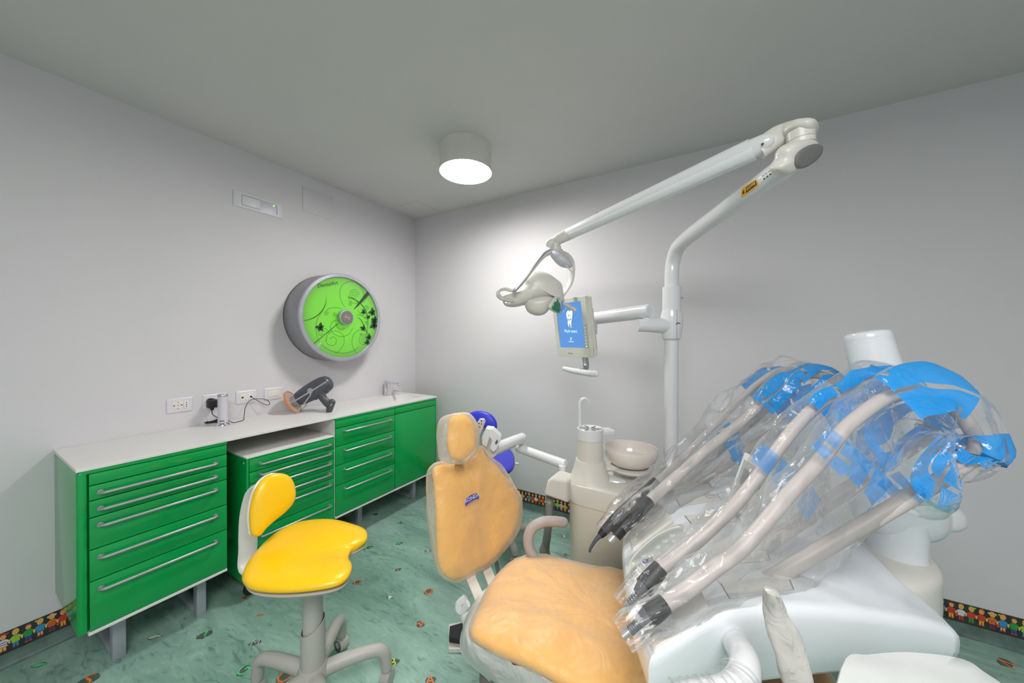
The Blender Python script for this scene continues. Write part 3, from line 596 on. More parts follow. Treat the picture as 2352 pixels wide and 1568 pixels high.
# ================================================================ stools
def castor(mm_, c, d, s=1.0, hood=1, wheel=0):
    """twin-wheel castor standing on the floor, hood on top; c = floor point, d = rolling direction"""
    d = V(d).normalized(); a = V((-d.y, d.x, 0)); r = .029*s
    for k in (-1, 1):
        q = c+V((0, 0, r))+a*k*.012*s
        lathe(mm_, [(.006*s, -.008*s), (r-.003*s, -.008*s), (r, -.004*s), (r, .004*s), (r-.004*s, .009*s), (.004*s, .0095*s)], q, a, n=24, mi=wheel)
    lathe(mm_, [(.004*s, -.022*s), (r+.001*s, -.020*s), (r+.003*s, 0), (r+.001*s, .020*s), (.004*s, .022*s)], c+V((0, 0, r+.004*s)), a, n=24, mi=hood)
def stool_base(t, c, ang0, R, ztop, rc, mt, sheath_top, dz=0):
    DZ = V((0, 0, dz))
    mm = M(); lathe(mm, [(rc+.006, .075), (rc+.014, .095), (rc+.012, .125), (rc+.004, .150)], c+DZ, n=32); build('hub', mm, mt, t)
    mm = M(); R_ = []
    n = 40; 
    for h, ti in ((.13+dz, 0), (.15+dz, 0), (sheath_top-.02, 0), (sheath_top, 1)):
        R_.append([c+V((rc*math.cos(2*PI*j/n), rc*math.sin(2*PI*j/n), h+ti*.022*math.cos(2*PI*j/n-(YAW+.7)))) for j in range(n)])
    R_.append([c+V(((rc-.003)*math.cos(2*PI*j/n), (rc-.003)*math.sin(2*PI*j/n), sheath_top+.022*math.cos(2*PI*j/n-(YAW+.7)))) for j in range(n)])
    R_.append([c+V(((rc-.003)*math.cos(2*PI*j/n), (rc-.003)*math.sin(2*PI*j/n), sheath_top-.05)) for j in range(n)])
    rings(mm, R_, cap=False); build('lower_sleeve', mm, mt, t)
    mm = M(); cyl(mm, c+V((0, 0, .16)), c+V((0, 0, ztop)), rc-.008, n=36); build('gas_column', mm, mt, t)
    for k in range(5):
        a = math.radians(ang0+72*k); d = V((math.cos(a), math.sin(a), 0)); mm = M()
        P = [c+d*(rc-.01)+V((0, 0, .112))+DZ, c+d*(R*.4)+V((0, 0, .122))+DZ, c+d*(R*.78)+V((0, 0, .122))+DZ, c+d*(R*.95)+V((0, 0, .105))+DZ*.9, c+d*R+V((0, 0, .070))]
        tube(mm, P, [.029, .027, .025, .024, .022], n=18, smooth=6); o = build('leg', mm, mt, t)
        mm = M(); castor(mm, c+d*R, V((-d.y, d.x, 0))*.7+d*.5); build('castor', mm, [DGREY, mt], o)
sc = at(719, 1500, 1.33); sc.z = 0
t = root('yellow_stool', sc); tag(t, 'yellow saddle-shaped operator stool with grey five-arm castor base', 'stool')
ang = math.degrees(YAW)
fwd_ang = ang+90
stool_base(t, sc, ang+23, .27, .56, .043, SGREY, .345, dz=.043)
zs = .600
def onz(pts, z): return [on(x, y, 2, z) for x, y in pts]
seat_o = onz([(556, 1322), (575, 1285), (618, 1238), (665, 1208), (715, 1196), (765, 1195), (808, 1205), (840, 1218), (843, 1238), (826, 1251), (808, 1260), (801, 1280), (809, 1300), (800, 1325), (772, 1343), (710, 1354), (640, 1358), (585, 1353), (562, 1342)], zs)
seat_c = sum(seat_o, V())/len(seat_o)
mm = M()
def saddle(q):
    l = (q-seat_c).dot(RGT); dd = (q-seat_c).dot(V((FWD.x, FWD.y, 0)).normalized())
    return .012*(-math.exp(-((l-.06)/.10)**2-((dd)/.09)**2)) 
pillow(mm, seat_o, (0, 0, 1), .030, .028, n=6, K=9, p=2.6, disp=saddle, centre=on(690, 1285, 2, zs)); build('seat', mm, YEL, t, sharp=70)
mm = M(); so = [seat_c+(q-seat_c)*.96+V((0, 0, -.026)) for q in seat_o]; pillow(mm, so, (0, 0, 1), .012, .024, n=5, K=5, centre=on(690, 1285, 2, zs)+V((0, 0, -.026))); build('seat_shell', mm, SGREY, t)
mm = M(); cyl(mm, sc+V((0, 0, .50)), sc+V((0, 0, .565)), .07, .10, n=32); build('mount', mm, SGREY, t)
# backrest: pad facing the seat, shell and curved stem behind
bn = cdir(.80, -.50, .18); bP = at(622, 1160, 1.43)
bo = [onp(x, y, bP, bn) for x, y in [(575, 1222), (572, 1185), (578, 1145), (592, 1112), (615, 1091), (643, 1086), (665, 1094), (677, 1118), (676, 1148), (658, 1172), (630, 1195), (610, 1213), (595, 1230), (583, 1231)]]
mm = M(); pillow(mm, bo, bn, .030, .016, n=6, K=8); build('backrest', mm, YEL, t, sharp=70)
mm = M(); pillow(mm, [q-bn*.022 for q in bo], bn, .012, .016, n=6, K=5); build('backrest_shell', mm, ENAM, t, sharp=70)
mm = M(); P = [at(600, 1112, 1.475), at(583, 1128, 1.49), at(572, 1180, 1.50), at(570, 1250, 1.50), at(576, 1310, 1.47), at(610, 1345, 1.40)]
P = P[:-1]+[sc+V((-.12, -.02, .545)), sc+V((0, 0, .55))]
tube(mm, P, [.020, .034, .037, .037, .036, .034, .03], n=20, smooth=6, side=V((bn.y, -bn.x, 0)), flat=.45); build('backrest_stem', mm, CREAM, t)
# blue stool behind the dental chair
bc = at(1143, 1250, 2.38); bc.z = 0
t = root('blue_stool', bc); tag(t, 'blue upholstered stool on castors behind the covered dental chair', 'stool')
stool_base(t, bc, ang+15, .22, .56, .03, SGREY, .25)
z2 = .60; mm = M()
pillow(mm, onz([(1106, 1046), (1124, 1030), (1150, 1024), (1168, 1030), (1180, 1046), (1182, 1064), (1178, 1076), (1163, 1086), (1140, 1082), (1115, 1066)], z2), (0, 0, 1), .030, .035, n=5, K=6); build('seat', mm, BLUEV, t, sharp=70)
mm = M(); cyl(mm, bc+V((0, 0, .52)), bc+V((0, 0, .575)), .05, .09, n=24); build('mount', mm, SGREY, t)
mm = M(); q = on(1180, 1063, 2, .575); box(mm, q-V((.05, .012, .006)), q+V((.04, .012, .006)), r=.004); build('height_lever', mm, ENAM, t)
bn = cdir(-.25, -.95, .1); bP = at(1112, 968, 2.55)
mm = M(); pillow(mm, [onp(x, y, bP, bn) for x, y in [(1072, 956), (1084, 946), (1105, 943), (1126, 950), (1138, 963), (1142, 978), (1137, 990), (1122, 987), (1108, 975), (1092, 970), (1078, 972)]], bn, .03, .03, n=5, K=6); build('backrest', mm, BLUEV, t, sharp=70)
mm = M(); tube(mm, [onp(1112, 972, bP, bn)-bn*.02, at(1108, 1000, 2.62), at(1112, 1050, 2.6), bc+V((.02, .04, .57))], .016, n=10, smooth=6); build('backrest_stem', mm, SGREY, t)

# ================================================================ dental chair (patient chair)
base = on(1300, 1500, 2, .0); base = V((2.28, -1.44, 0))
t = root('dental_chair', base); tag(t, 'amber dental patient chair wrapped in milky plastic covers', 'dental chair')
# seat cushion: left end traced, then straight on under the instrument table
ZS = .50
left = [on(x, y, 2, ZS) for x, y in [(1081, 1440), (1088, 1410), (1110, 1362), (1135, 1318), (1165, 1286), (1200, 1272), (1250, 1270), (1320, 1282), (1440, 1306)]]
yF = left[-1].y; outl = left + [V((2.55, -1.10, ZS)), V((2.75, -1.13, ZS)), V((2.95, -1.20, ZS)), V((3.0, -1.35, ZS)), V((2.98, -1.50, ZS)), V((2.85, -1.58, ZS)), V((2.62, -1.62, ZS)), V((2.45, -1.655, ZS)), V((2.30, -1.672, ZS)), V((2.15, -1.685, ZS))] + [on(1100, 1462, 2, ZS)]
def seat_disp(q): return .012*noise.noise(q*4)+.006*noise.noise(q*11)
mm = M(); pillow(mm, [q-V((0, 0, .03)) for q in outl], (0, 0, 1), .045, .022, n=6, K=9, p=3.0, disp=seat_disp); cush = build('seat_cushion', mm, ORG, t, sharp=80)
def creases(q, s=1.0):
    v = 0
    for k, (f, a) in enumerate(((5, .5), (11, .28), (23, .12))):
        n_ = noise.noise(V((q.x*f+k*3, q.y*f*1.3, q.z*f*.8+k)))
        v += a*(1-abs(n_)*3)**1 if abs(n_) < .33 else 0
    return v*s
mm = M(); cc_ = sum(outl, V())/len(outl)
pillow(mm, [cc_+(q-cc_)*1.015-V((0, 0, .034)) for q in outl], (0, 0, 1), .052, .026, n=9, K=24, p=3.2, disp=lambda q: seat_disp(q)+.010*abs(creases(q))+.005*abs(creases(q*2.3))); build('seat_cover', mm, FILMW, t, sharp=80)
# skirt of the cover hanging along the near side
top = [q-(q-cc_)*.02-V((0, 0, .028)) for q in (left[3], left[2], left[1], left[0], outl[-1], outl[-2], outl[-3], outl[-4], outl[-5])]
low_px = [(1082, 1420, .40), (1063, 1445, .36), (1064, 1480, .35), (1082, 1505, .33), (1110, 1545, .29), (1145, 1590, .24), (1240, 1680, .2), (1350, 1750, .2), (1480, 1800, .2)]
low = [on(x, y, 2, z) for x, y, z in low_px]
T_ = catmull(top, 10); L2 = catmull(low, 10); mm = M(); R = []
for k in range(13):
    f = k/12; R.append([a.lerp(b, f) + V((0, 0, .035*math.sin(PI*f))) + wob(a.lerp(b, f), .016*f, 9, 2) + V((0, -1, 0))*(.018*abs(creases(a.lerp(b, f)*1.4))+.03*math.sin(PI*min(1, f*1.1))) for a, b in zip(T_, L2)])
rings(mm, R, closed=False); build('cover_skirt', mm, SKIRT, t, sharp=80)
# bellows base
mm = M(); R = []; nb = 44
def rr_(cx, cy, hx, hy, z, n=48, e=3.2):
    return [V((cx+hx*math.copysign(abs(math.cos(a))**(2/e), math.cos(a)), cy+hy*math.copysign(abs(math.sin(a))**(2/e), math.sin(a)), z)) for a in [2*PI*i/n for i in range(n)]]
for k in range(nb): R.append(rr_(2.265, -1.42, .34-(.008 if k % 2 else 0), .205-(.008 if k % 2 else 0), .07+k*.0080))
rings(mm, R); build('bellows', mm, BEL, t, sharp=25)
mm = M(); rings(mm, [rr_(2.36, -1.435, .40, .25, 0), rr_(2.36, -1.435, .41, .26, .012), rr_(2.36, -1.435, .41, .26, .045), rr_(2.36, -1.435, .38, .24, .068)]); build('base_plate', mm, CREAM, t)
# back support arms
def bar(pts, w_, th, side): m_ = M(); tube(m_, pts, w_, n=4, smooth=4, side=side, flat=th/w_); return m_
for k, (a, b) in enumerate((((1080, 1342, 1.40), (1112, 1400, 1.28)), ((1113, 1308, 1.50), (1140, 1365, 1.37)))):
    mm = M(); pa, pb = at(*a), at(*b); d = (pb-pa); s_ = RGT; u_ = d.cross(s_).normalized(); R = []
    for q in (pa-d*.25+FWD*.10, pa+FWD*.03, pb, pb+d*.3): R.append([q+s_*x*.022+u_*y*.009 for x, y in ((-1, -1), (1, -1), (1, 1), (-1, 1))])
    rings(mm, R); build('back_support_arm', mm, CREAM, t, bevel=.003)
mm = M(); box(mm, (2.02, -1.60, .36), (2.60, -1.26, .43), r=.02); build('seat_frame', mm, CREAM, t)
mm = M(); a = [at(1070, 1372, 1.33), at(1055, 1385, 1.33), at(1054, 1398, 1.33), at(1062, 1402, 1.32), at(1075, 1385, 1.31)]; tube(mm, a, .009, n=8, smooth=5, side=FWD, flat=1.6); build('cable_clip', mm, ENAM, t)
mm = M(); pillow(mm, [at(x, y, 1.33) for x, y in ((1062, 1398), (1078, 1392), (1085, 1410), (1080, 1435), (1066, 1428), (1058, 1415))], -FWD, .03, .03, n=4, K=4); build('hinge_cover', mm, CREAM, t)
# backrest
bn = V((.85, -.40, .34)).normalized(); bP = V((1.80, -1.43, .5))
B_px = [(1104, 1026), (1122, 1046), (1150, 1075), (1176, 1112), (1194, 1140), (1199, 1165), (1193, 1205), (1170, 1248), (1135, 1290), (1100, 1310), (1060, 1332), (1030, 1326), (1010, 1295), (1006, 1240), (1005, 1170), (1001, 1110), (998, 1076), (1016, 1066), (1045, 1064), (1080, 1050)]
def B_(x, y, off=0): return onp(x, y, bP, bn)+bn*off
bo = [B_(*q) for q in B_px]
# film hangs wide of the cushion on the left
C_px = [(1106, 1022), (1126, 1044), (1155, 1073), (1180, 1110), (1198, 1138), (1202, 1167), (1196, 1208), (1172, 1252), (1137, 1293), (1101, 1314), (1060, 1337), (1022, 1330), (1003, 1300), (993, 1245), (985, 1180), (982, 1120), (984, 1082), (1004, 1060), (1040, 1058), (1078, 1046)]
mm = M(); back_disp = lambda q: .012*noise.noise(q*5)-.02*math.exp(-(((q-B_(1110, 1180)).length)/.12)**2)
pillow(mm, [q-bn*.022 for q in bo], bn, .036, .05, n=5, K=9, disp=back_disp); build('backrest_cushion', mm, ORG, t, sharp=80)
mm = M(); pillow(mm, [B_(x, y, -.018) for x, y in C_px], bn, .055, .055, n=9, K=22, p=3, disp=lambda q: back_disp(q)+.013*abs(creases(q*.8))+.006*abs(creases(q*1.9)), jit=lambda q: wob(q, .004, 14, 1)); bcov = build('backrest_cover', mm, FILMW, t, sharp=80)
tri = [v for v in mm.v]; bvh = BVHTree.FromPolygons(tri, mm.f)
def hit(bv, px, py):
    d = ray(px, py).normalized(); loc, nn, i, ds = bv.ray_cast(CAM, d)
    return (loc, nn if nn.dot(d) < 0 else -nn) if loc else (None, None)
# maker's badge print on the cover
mm = M(); A = []; Bq = []
for i in range(9):
    f = i/8; x = 1066+31*f; y = 1156-17*f-4*math.sin(PI*f); a = hit(bvh, x, y-7)[0]; b_ = hit(bvh, x+3, y+6)[0]
    A.append(a+bn*.004); Bq.append(b_+bn*.004)
mm.add(A+Bq, [(i, i+1, 9+i+1, 9+i) for i in range(8)], 0)
c_ = (A[4]+Bq[4])/2; text(mm, 'RONDA', c_+bn*.002, (A[8]-A[0]).normalized(), bn.cross((A[8]-A[0]).normalized()), .021, 1, .001); build('badge_print', mm, [mat('blue_badge', (70, 70, 170), .5), PAPER], t)
# headrest
hP = V((1.75, -1.42, 1.0)); hn = V((.80, -.50, .30)).normalized()
Hh = lambda x, y, o_=0: onp(x, y, hP, hn)+hn*o_
mm = M(); pillow(mm, [Hh(x, y, -.01) for x, y in [(1034, 962), (1052, 952), (1072, 955), (1088, 972), (1094, 1000), (1090, 1030), (1074, 1050), (1055, 1056), (1036, 1046), (1029, 1010)]], hn, .030, .04, n=5, K=7); build('headrest_cushion', mm, ORG, t, sharp=80)
mm = M(); pillow(mm, [Hh(x, y, -.01) for x, y in [(1010, 968), (1030, 952), (1052, 946), (1078, 950), (1094, 970), (1099, 1000), (1096, 1035), (1078, 1058), (1058, 1066), (1030, 1062), (1010, 1050), (1004, 1005)]], hn, .045, .05, n=8, K=16, p=3, disp=lambda q: .008*abs(creases(q, 1.2)), jit=lambda q: wob(q, .006, 16, 3)); build('headrest_cover', mm, FILMW, t, sharp=80)
mm = M(); tube(mm, [Hh(1062, 1040, -.05), B_(1062, 1075, -.03), B_(1065, 1120, -.03)], [.022, .024, .024], n=10, smooth=4, side=(1, 0, 0), flat=.5); build('headrest_bar', mm, STEEL, t)
# armrest on the far side
mm = M(); tube(mm, [at(1238, 1290, 1.50), at(1220, 1268, 1.51), at(1213, 1240, 1.52), at(1222, 1213, 1.53), at(1245, 1199, 1.54), at(1270, 1197, 1.55), at(1294, 1199, 1.56)], [.020, .022, .023, .023, .023, .023, .022], n=18, smooth=7, rnd=True); build('armrest', mm, ARMP, t)
# foot control
fc = on(1050, 1470, 2, .02); t = root('foot_pedal', V((fc.x, fc.y, 0))); tag(t, 'black ribbed foot pedal on a white plate on the floor beside the dental chair', 'pedal')
mm = M(); q = [on(x, y, 2, .0) for x, y in ((1030, 1500), (1030, 1442), (1075, 1434), (1095, 1500))]; prism(mm, q, (0, 0, .022)); build('plate', mm, CREAM, t, bevel=.004)
mm = M(); q = [on(x, y, 2, .03) for x, y in ((1031, 1476), (1033, 1450), (1063, 1441), (1062, 1480))]; prism(mm, q, (0, 0, .026)); pd = build('pedal', mm, BLK, t, bevel=.005)
mm = M(); 
for i in range(12):
    for k in (0, 1):
        f = (i+.5)/12
        a, b = (q[0].lerp(q[1], f), q[3].lerp(q[2], f)) if k else (q[1].lerp(q[2], f), q[0].lerp(q[3], f))
        tube(mm, [a+V((0, 0, .0265)), b+V((0, 0, .0265))], .0012, n=5, smooth=1)
build('tread_ribs', mm, mat('rubber_rib', (44, 44, 46), .6), pd)

# ================================================================ spittoon unit
sp = V((2.36, -.74, 0)); t = root('spittoon_unit', sp); tag(t, 'cream spittoon unit with round bowl and cup filler behind the chair', 'dental unit')
nc = at(1355, 1060, 1.76)            # neck axis
nx, ny = nc.x, nc.y
def rbody(x0, x1, y0, y1, z, r, n=10):
    P = []
    for cx, cy, a0 in ((x1-r, y1-r, 0), (x0+r, y1-r, PI/2), (x0+r, y0+r, PI), (x1-r, y0+r, 1.5*PI)):
        for i in range(n+1): a = a0+i*PI/2/n; P.append(V((cx+r*math.cos(a), cy+r*math.sin(a), z)))
    return P
x0, x1, y0, y1 = nx-.105, 2.78, ny-.11, -.50
mm = M(); rings(mm, [rbody(x0+.012, x1, y0+.012, y1, 0, .1), rbody(x0+.006, x1, y0+.006, y1, .4, .1), rbody(x0+.004, x1, y0+.004, y1, .638, .1)]); build('cabinet_body', mm, CREAM2, t)
mm = M(); rings(mm, [rbody(x0, x1, y0, y1, .640, .1), rbody(x0, x1, y0, y1, .72, .1), rbody(x0+.003, x1-.003, y0+.003, y1-.003, .732, .1), rbody(x0+.012, x1-.012, y0+.012, y1-.012, .738, .095)]); build('upper_housing', mm, CREAM, t)
mm = M(); zt = .84; lathe(mm, [(.104, .0), (.102, .004), (.085, .05), (.072, zt-.738), (.066, zt-.738)], V((nx, ny, .736)), n=48); build('cone', mm, CREAM, t)
ztop = at(1355, 983, 1.76).z
mm = M(); lathe(mm, [(.066, zt-.002), (.066, ztop-.055)], V((nx, ny, 0)), n=48); build('column', mm, CREAM, t)
mm = M(); lathe(mm, [(.067, ztop-.054), (.067, ztop), (.063, ztop+.003), (.060, ztop-.002), (.001, ztop-.004)], V((nx, ny, 0)), n=48, cap=False); 
build('cup_stand', mm, ENAM, t)
for k in range(6):
    a = k*PI/3+.3; m2 = M(); d = V((math.cos(a), math.sin(a), 0)); tube(m2, [V((nx, ny, ztop))+d*.018, V((nx, ny, ztop))+d*.055], .003, n=6, smooth=1); build('drain_slot', m2, mat('slot_shadow_grey', (150, 152, 150), .5) if k == 0 else bpy.data.materials['slot_shadow_grey'], t)
cf = V((nx, ny, ztop)); mm = M(); q0 = at(1332, 980, 1.80)
zc = lambda x, y: onp(x, y, q0, FWD)
tube(mm, [zc(1332, 980), zc(1332, 950), zc(1332, 928), zc(1335, 919), zc(1342, 915), zc(1349, 918), zc(1354, 926)], [.0085]*5+[.0075, .006], n=14, smooth=6); build('cup_filler', mm, ENAM, t)
bxy = at(1448, 1035, 1.80); ex = (V((bxy.x-nx, bxy.y-ny, 0))).normalized()
mm = M(); q = V((nx, ny, ztop-.03)); sd = V((-ex.y, ex.x, 0)); prism(mm, [q+ex*.04-sd*.04, q+ex*.125-sd*.035, q+ex*.125+sd*.035, q+ex*.04+sd*.04], (0, 0, .022)); build('bowl_bracket', mm, ENAM, t, bevel=.005)
mm = M(); bz = at(1448, 1060, 1.80).z
lathe(mm, [(.01, .012), (.06, .002), (.10, .010), (.122, .030), (.134, .062), (.136, .088), (.134, .093), (.130, .090), (.127, .062), (.112, .035), (.07, .022), (.01, .018)], V((bxy.x, bxy.y, bz-.015)), n=64, cap=False); mm.add([], []); build('bowl', mm, mat('white_porcelain', (226, 218, 212), .08, var=.01, coat=.5), t)
mm = M(); cyl(mm, (bxy.x, bxy.y, bz+.003), (bxy.x, bxy.y, bz+.012), .02); build('bowl_strainer', mm, ENAM, t)
mm = M(); rings(mm, [[V((bxy.x, bxy.y, 0))+V((r*math.cos(a), r*math.sin(a), z)) for a in [2*PI*i/48 for i in range(48)]] for r, z in ((.05, bz-.045), (.09, bz-.045), (.108, bz-.032), (.108, bz-.022), (.06, bz-.016))])
tube(mm, [V((bxy.x, bxy.y, bz-.03)), V((nx, ny, bz-.02))+ex*.03], .03, n=16, smooth=1, side=sd, flat=.6); build('bowl_support', mm, CREAM, t)
mm = M(); rp = V((nx, ny, 0))+ex*.11+V((0, -.03, .74)); pillow(mm, [rp+V((.075*math.cos(a)*1.2, .04*math.sin(a), 0)) for a in [2*PI*i/12 for i in range(12)]], (0, 0, 1), .012, .002, n=3, K=4); build('service_flap', mm, ENAM, t)
# holder arm of the assistant side
mm = M(); bq = [at(x, y, 1.74) for x, y in ((1257, 1128), (1266, 1096), (1275, 1088), (1310, 1098), (1312, 1148), (1298, 1142))]; prism(mm, [q-V((0, .05, 0)) for q in bq], (0, .12, 0)); build('side_bracket', mm, CREAM, t, bevel=.012)
cjt = at(1291, 1082, 1.82)
mm = M(); cyl(mm, cjt-V((0, 0, .045)), cjt+V((0, 0, .03)), .018, n=24); build('lower_pivot', mm, ENAM, t)
p1a, p1b = at(1297, 1066, 1.84), at(1193, 1029, 2.02)
mm = M(); tube(mm, [p1a, p1b], .0255, n=28, smooth=1, rnd=False); lathe(mm, [(.0255, 0), (.0235, .004), (.001, .005)], p1a, (p1a-p1b), n=28); 
tube(mm, [p1b+(p1a-p1b)*.001, p1b], .0255, n=28, smooth=1, rnd=True); build('lower_arm', mm, ENAM, t)
q = at(1195, 1022, 2.02); mm = M(); cyl(mm, q-V((0, 0, .01)), q+V((0, 0, .05)), .015, n=20); build('elbow_pin', mm, ENAM, t)
p2a, p2b = at(1199, 1005, 2.00), at(1128, 1035, 1.74)
mm = M(); tube(mm, [p2a, p2b], [.0285, .033], n=28, smooth=1); tube(mm, [p2a+(p2b-p2a)*.001, p2a], .0285, n=28, smooth=1, rnd=True); build('upper_arm', mm, ENAM, t)
t2 = t
D = 1.70; mm = M(); hh_ = [(1108, 1022), (1112, 1000), (1121, 984), (1134, 988), (1148, 1000), (1154, 1008), (1146, 1028), (1134, 1040), (1124, 1034)]
prism(mm, [at(x, y, D) for x, y in ((1106, 1005), (1117, 983), (1133, 985), (1152, 1003), (1150, 1010), (1142, 1030), (1134, 1040), (1124, 1030), (1130, 1010), (1124, 1004), (1118, 1028), (1107, 1022))], FWD*.06); hd = build('instrument_holder', mm, ENAM, t, bevel=.005)
mm = M(); prism(mm, [at(x, y, D-.02) for x, y in ((1095, 972), (1102, 962), (1112, 962), (1115, 968), (1104, 996), (1098, 998), (1094, 990))], FWD*.02); kp = build('keypad', mm, mat('grey_keypad', (196, 200, 200), .4), t, bevel=.003)
for i, (x, y, rd) in enumerate(((1100, 972, 0), (1106, 973, 1), (1102, 980, 1), (1097, 978, 0), (1098, 987, 1), (1106, 966, 0))):
    mm = M(); q = at(x, y, D-.022); lathe(mm, [(.004, 0), (.0072, .0), (.0072, -.002), (.001, -.0021)], q, FWD, n=16, mi=0); lathe(mm, [(.001, -.0024), (.0045, -.0024), (.0045, -.0022)], q, FWD, n=12, mi=1); build('key', mm, [PAPER, RED if rd else DGREY], kp)
mm = M(); q = [at(x, y, D-.012) for x, y in ((1140, 1011), (1144, 1012), (1141, 1019), (1137, 1018))]; prism(mm, q, FWD*.005); build('holder_mark', mm, DGREY, hd)
def ribbed(nm, pts, r, par, k=80):
    Q = catmull([V(p) for p in pts], max(4, k//(len(pts)-1))); m_ = M(); tube(m_, Q, [r if i % 2 else r*.8 for i in range(len(Q))], n=12, smooth=1); return build(nm, m_, RIBG, par, sharp=80)
ribbed('suction_hose', [at(1262, 1128, 1.76), at(1261, 1150, 1.77), at(1260, 1200, 1.80), at(1254, 1245, 1.84), at(1248, 1275, 1.86), V((2.0, -.95, .12)), V((2.08, -.90, .10))], .021, t, 130)
ribbed('suction_hose', [at(1262, 1128, 1.80), at(1262, 1170, 1.82), at(1261, 1225, 1.86), at(1260, 1275, 1.9), V((2.02, -.86, .15)), V((2.09, -.82, .12))], .013, t, 110)
ribbed('suction_hose', [at(1120, 1035, 1.76), at(1122, 1120, 1.85), at(1130, 1250, 1.9), at(1140, 1292, 1.9), at(1152, 1325, 1.88), at(1200, 1370, 1.85), V((2.08, -.93, .2))], .013, t, 110)
# ================================================================ pole with the operating light
PD = 1.76; pc_ = at(1541.5, 900, PD); PX, PY = pc_.x, pc_.y
t = root('operating_lamp', (PX, PY, .738)); tag(t, 'operating light on a long jointed arm and white pole', 'lamp')
def pz(y): return at(1541, y, PD).z
mm = M(); cyl(mm, (PX, PY, .738), (PX, PY, pz(780)), .034, n=36); build('pole', mm, ENAM, t)
mm = M(); cyl(mm, (PX, PY, pz(716)), (PX, PY, pz(659)), .0445, n=40, ch=.002); cl = build('collar', mm, ENAM, t)
mm = M(); q = at(1564, 684, PD-.03); cyl(mm, q, q+RGT*.01, .004, n=10); build('grub_screw', mm, STEEL, cl)
mm = M(); tube(mm, [V((PX, PY, pz(690))), V((PX, PY, pz(630))), at(1546, 600, 1.75), at(1556, 570, 1.70), at(1580, 545, 1.60), at(1640, 500, 1.43), at(1790, 392, 1.09), at(1812, 375, 1.05)], [.034]*8, n=36, smooth=10); bt = build('bent_tube', mm, ENAM, t)
bv = BVHTree.FromPolygons(mm.v, mm.f)
def patch(pp, nu, nv, lift):
    """sticker wrapped on the tube: pp = 4 corner pixels"""
    G = []
    for j in range(nv+1):
        for i in range(nu+1):
            u, v_ = i/nu, j/nv; a = [pp[0][k]*(1-u)+pp[1][k]*u for k in (0, 1)]; b = [pp[3][k]*(1-u)+pp[2][k]*u for k in (0, 1)]
            h_, nn = hit(bv, a[0]*(1-v_)+b[0]*v_, a[1]*(1-v_)+b[1]*v_); 
            G.append(h_+nn*lift if h_ else None)
    fs = [(j*(nu+1)+i, j*(nu+1)+i+1, (j+1)*(nu+1)+i+1, (j+1)*(nu+1)+i) for j in range(nv) for i in range(nu)]
    fs = [f for f in fs if all(G[k] is not None for k in f)]
    return [g or V() for g in G], fs
def sticker(nm, mats, items, par):
    m_ = M()
    for pp, mi, l in items:
        g, fs = patch(pp, 8, 6, l); use = sorted({k for f in fs for k in f}); rm = {k: i for i, k in enumerate(use)}
        m_.add([g[k] for k in use], [tuple(rm[k] for k in f) for f in fs], mi)
    return build(nm, m_, mats, par)
sticker('warning_label', [LAB_Y, PRINT], [([(1703, 434), (1739, 409), (1742, 427), (1703, 454)], 0, .0008), ([(1714, 430), (1737, 413), (1739, 424), (1714, 443)], 1, .0012), ([(1716, 431), (1735, 417), (1736, 423), (1716, 438)], 0, .0016),
    ([(1718, 431), (1734, 420), (1734, 421), (1718, 432.2)], 1, .002), ([(1718, 434), (1733, 423.5), (1733, 424.7), (1718, 435.2)], 1, .002), ([(1705, 446), (1708, 436), (1709, 436), (1711, 443)], 1, .0012)], bt)
it = [([(1747, 405), (1785, 378), (1786, 390), (1748, 418)], 0, .0008)]
for k in range(5):
    x = 1751+k*7; y = 404-k*5; it.append(([(x, y), (x+5, y-3.5), (x+5, y-2), (x, y+1.5)], 1, .0012)); 
    if k < 4: it.append(([(x+3, y+6), (x+7, y+3), (x+7, y+6), (x+3, y+9)], 1, .0012))
sticker('type_label', [PAPER, PRINT], it, bt)
# elbow head with dark cap
mm = M(); pn = cdir(.35, -.86, -.35); eP = at(1842, 358, 1.03)
El = lambda x, y, o_=0: onp(x, y, eP, pn)+pn*o_
pillow(mm, [El(x, y, -.01) for x, y in [(1800, 365), (1806, 343), (1822, 328), (1848, 320), (1868, 319), (1878, 326), (1880, 345), (1872, 365), (1850, 384), (1826, 396), (1806, 403), (1792, 396), (1788, 384)]], pn, .026, .035, n=5, K=8, p=3); build('elbow_housing', mm, CREAM, t, sharp=75)
mm = M(); pillow(mm, [El(x, y, .0165) for x, y in [(1812, 375), (1816, 355), (1832, 341), (1852, 333), (1868, 333), (1875, 340), (1872, 356), (1858, 372), (1838, 385), (1820, 388)]], pn, .006, .006, n=5, K=5, p=3); build('elbow_cap', mm, mat('grey_cap', (116, 116, 114), .45), t, sharp=75)
q0, q1 = at(1840, 334, 1.06), at(1838, 303, 1.06)
mm = M(); lathe(mm, [(.036, 0), (.036, .014), (.034, .015), (.036, .016), (.036, (q1-q0).length)], q0, q1-q0, n=36); build('swivel', mm, CREAM, t)
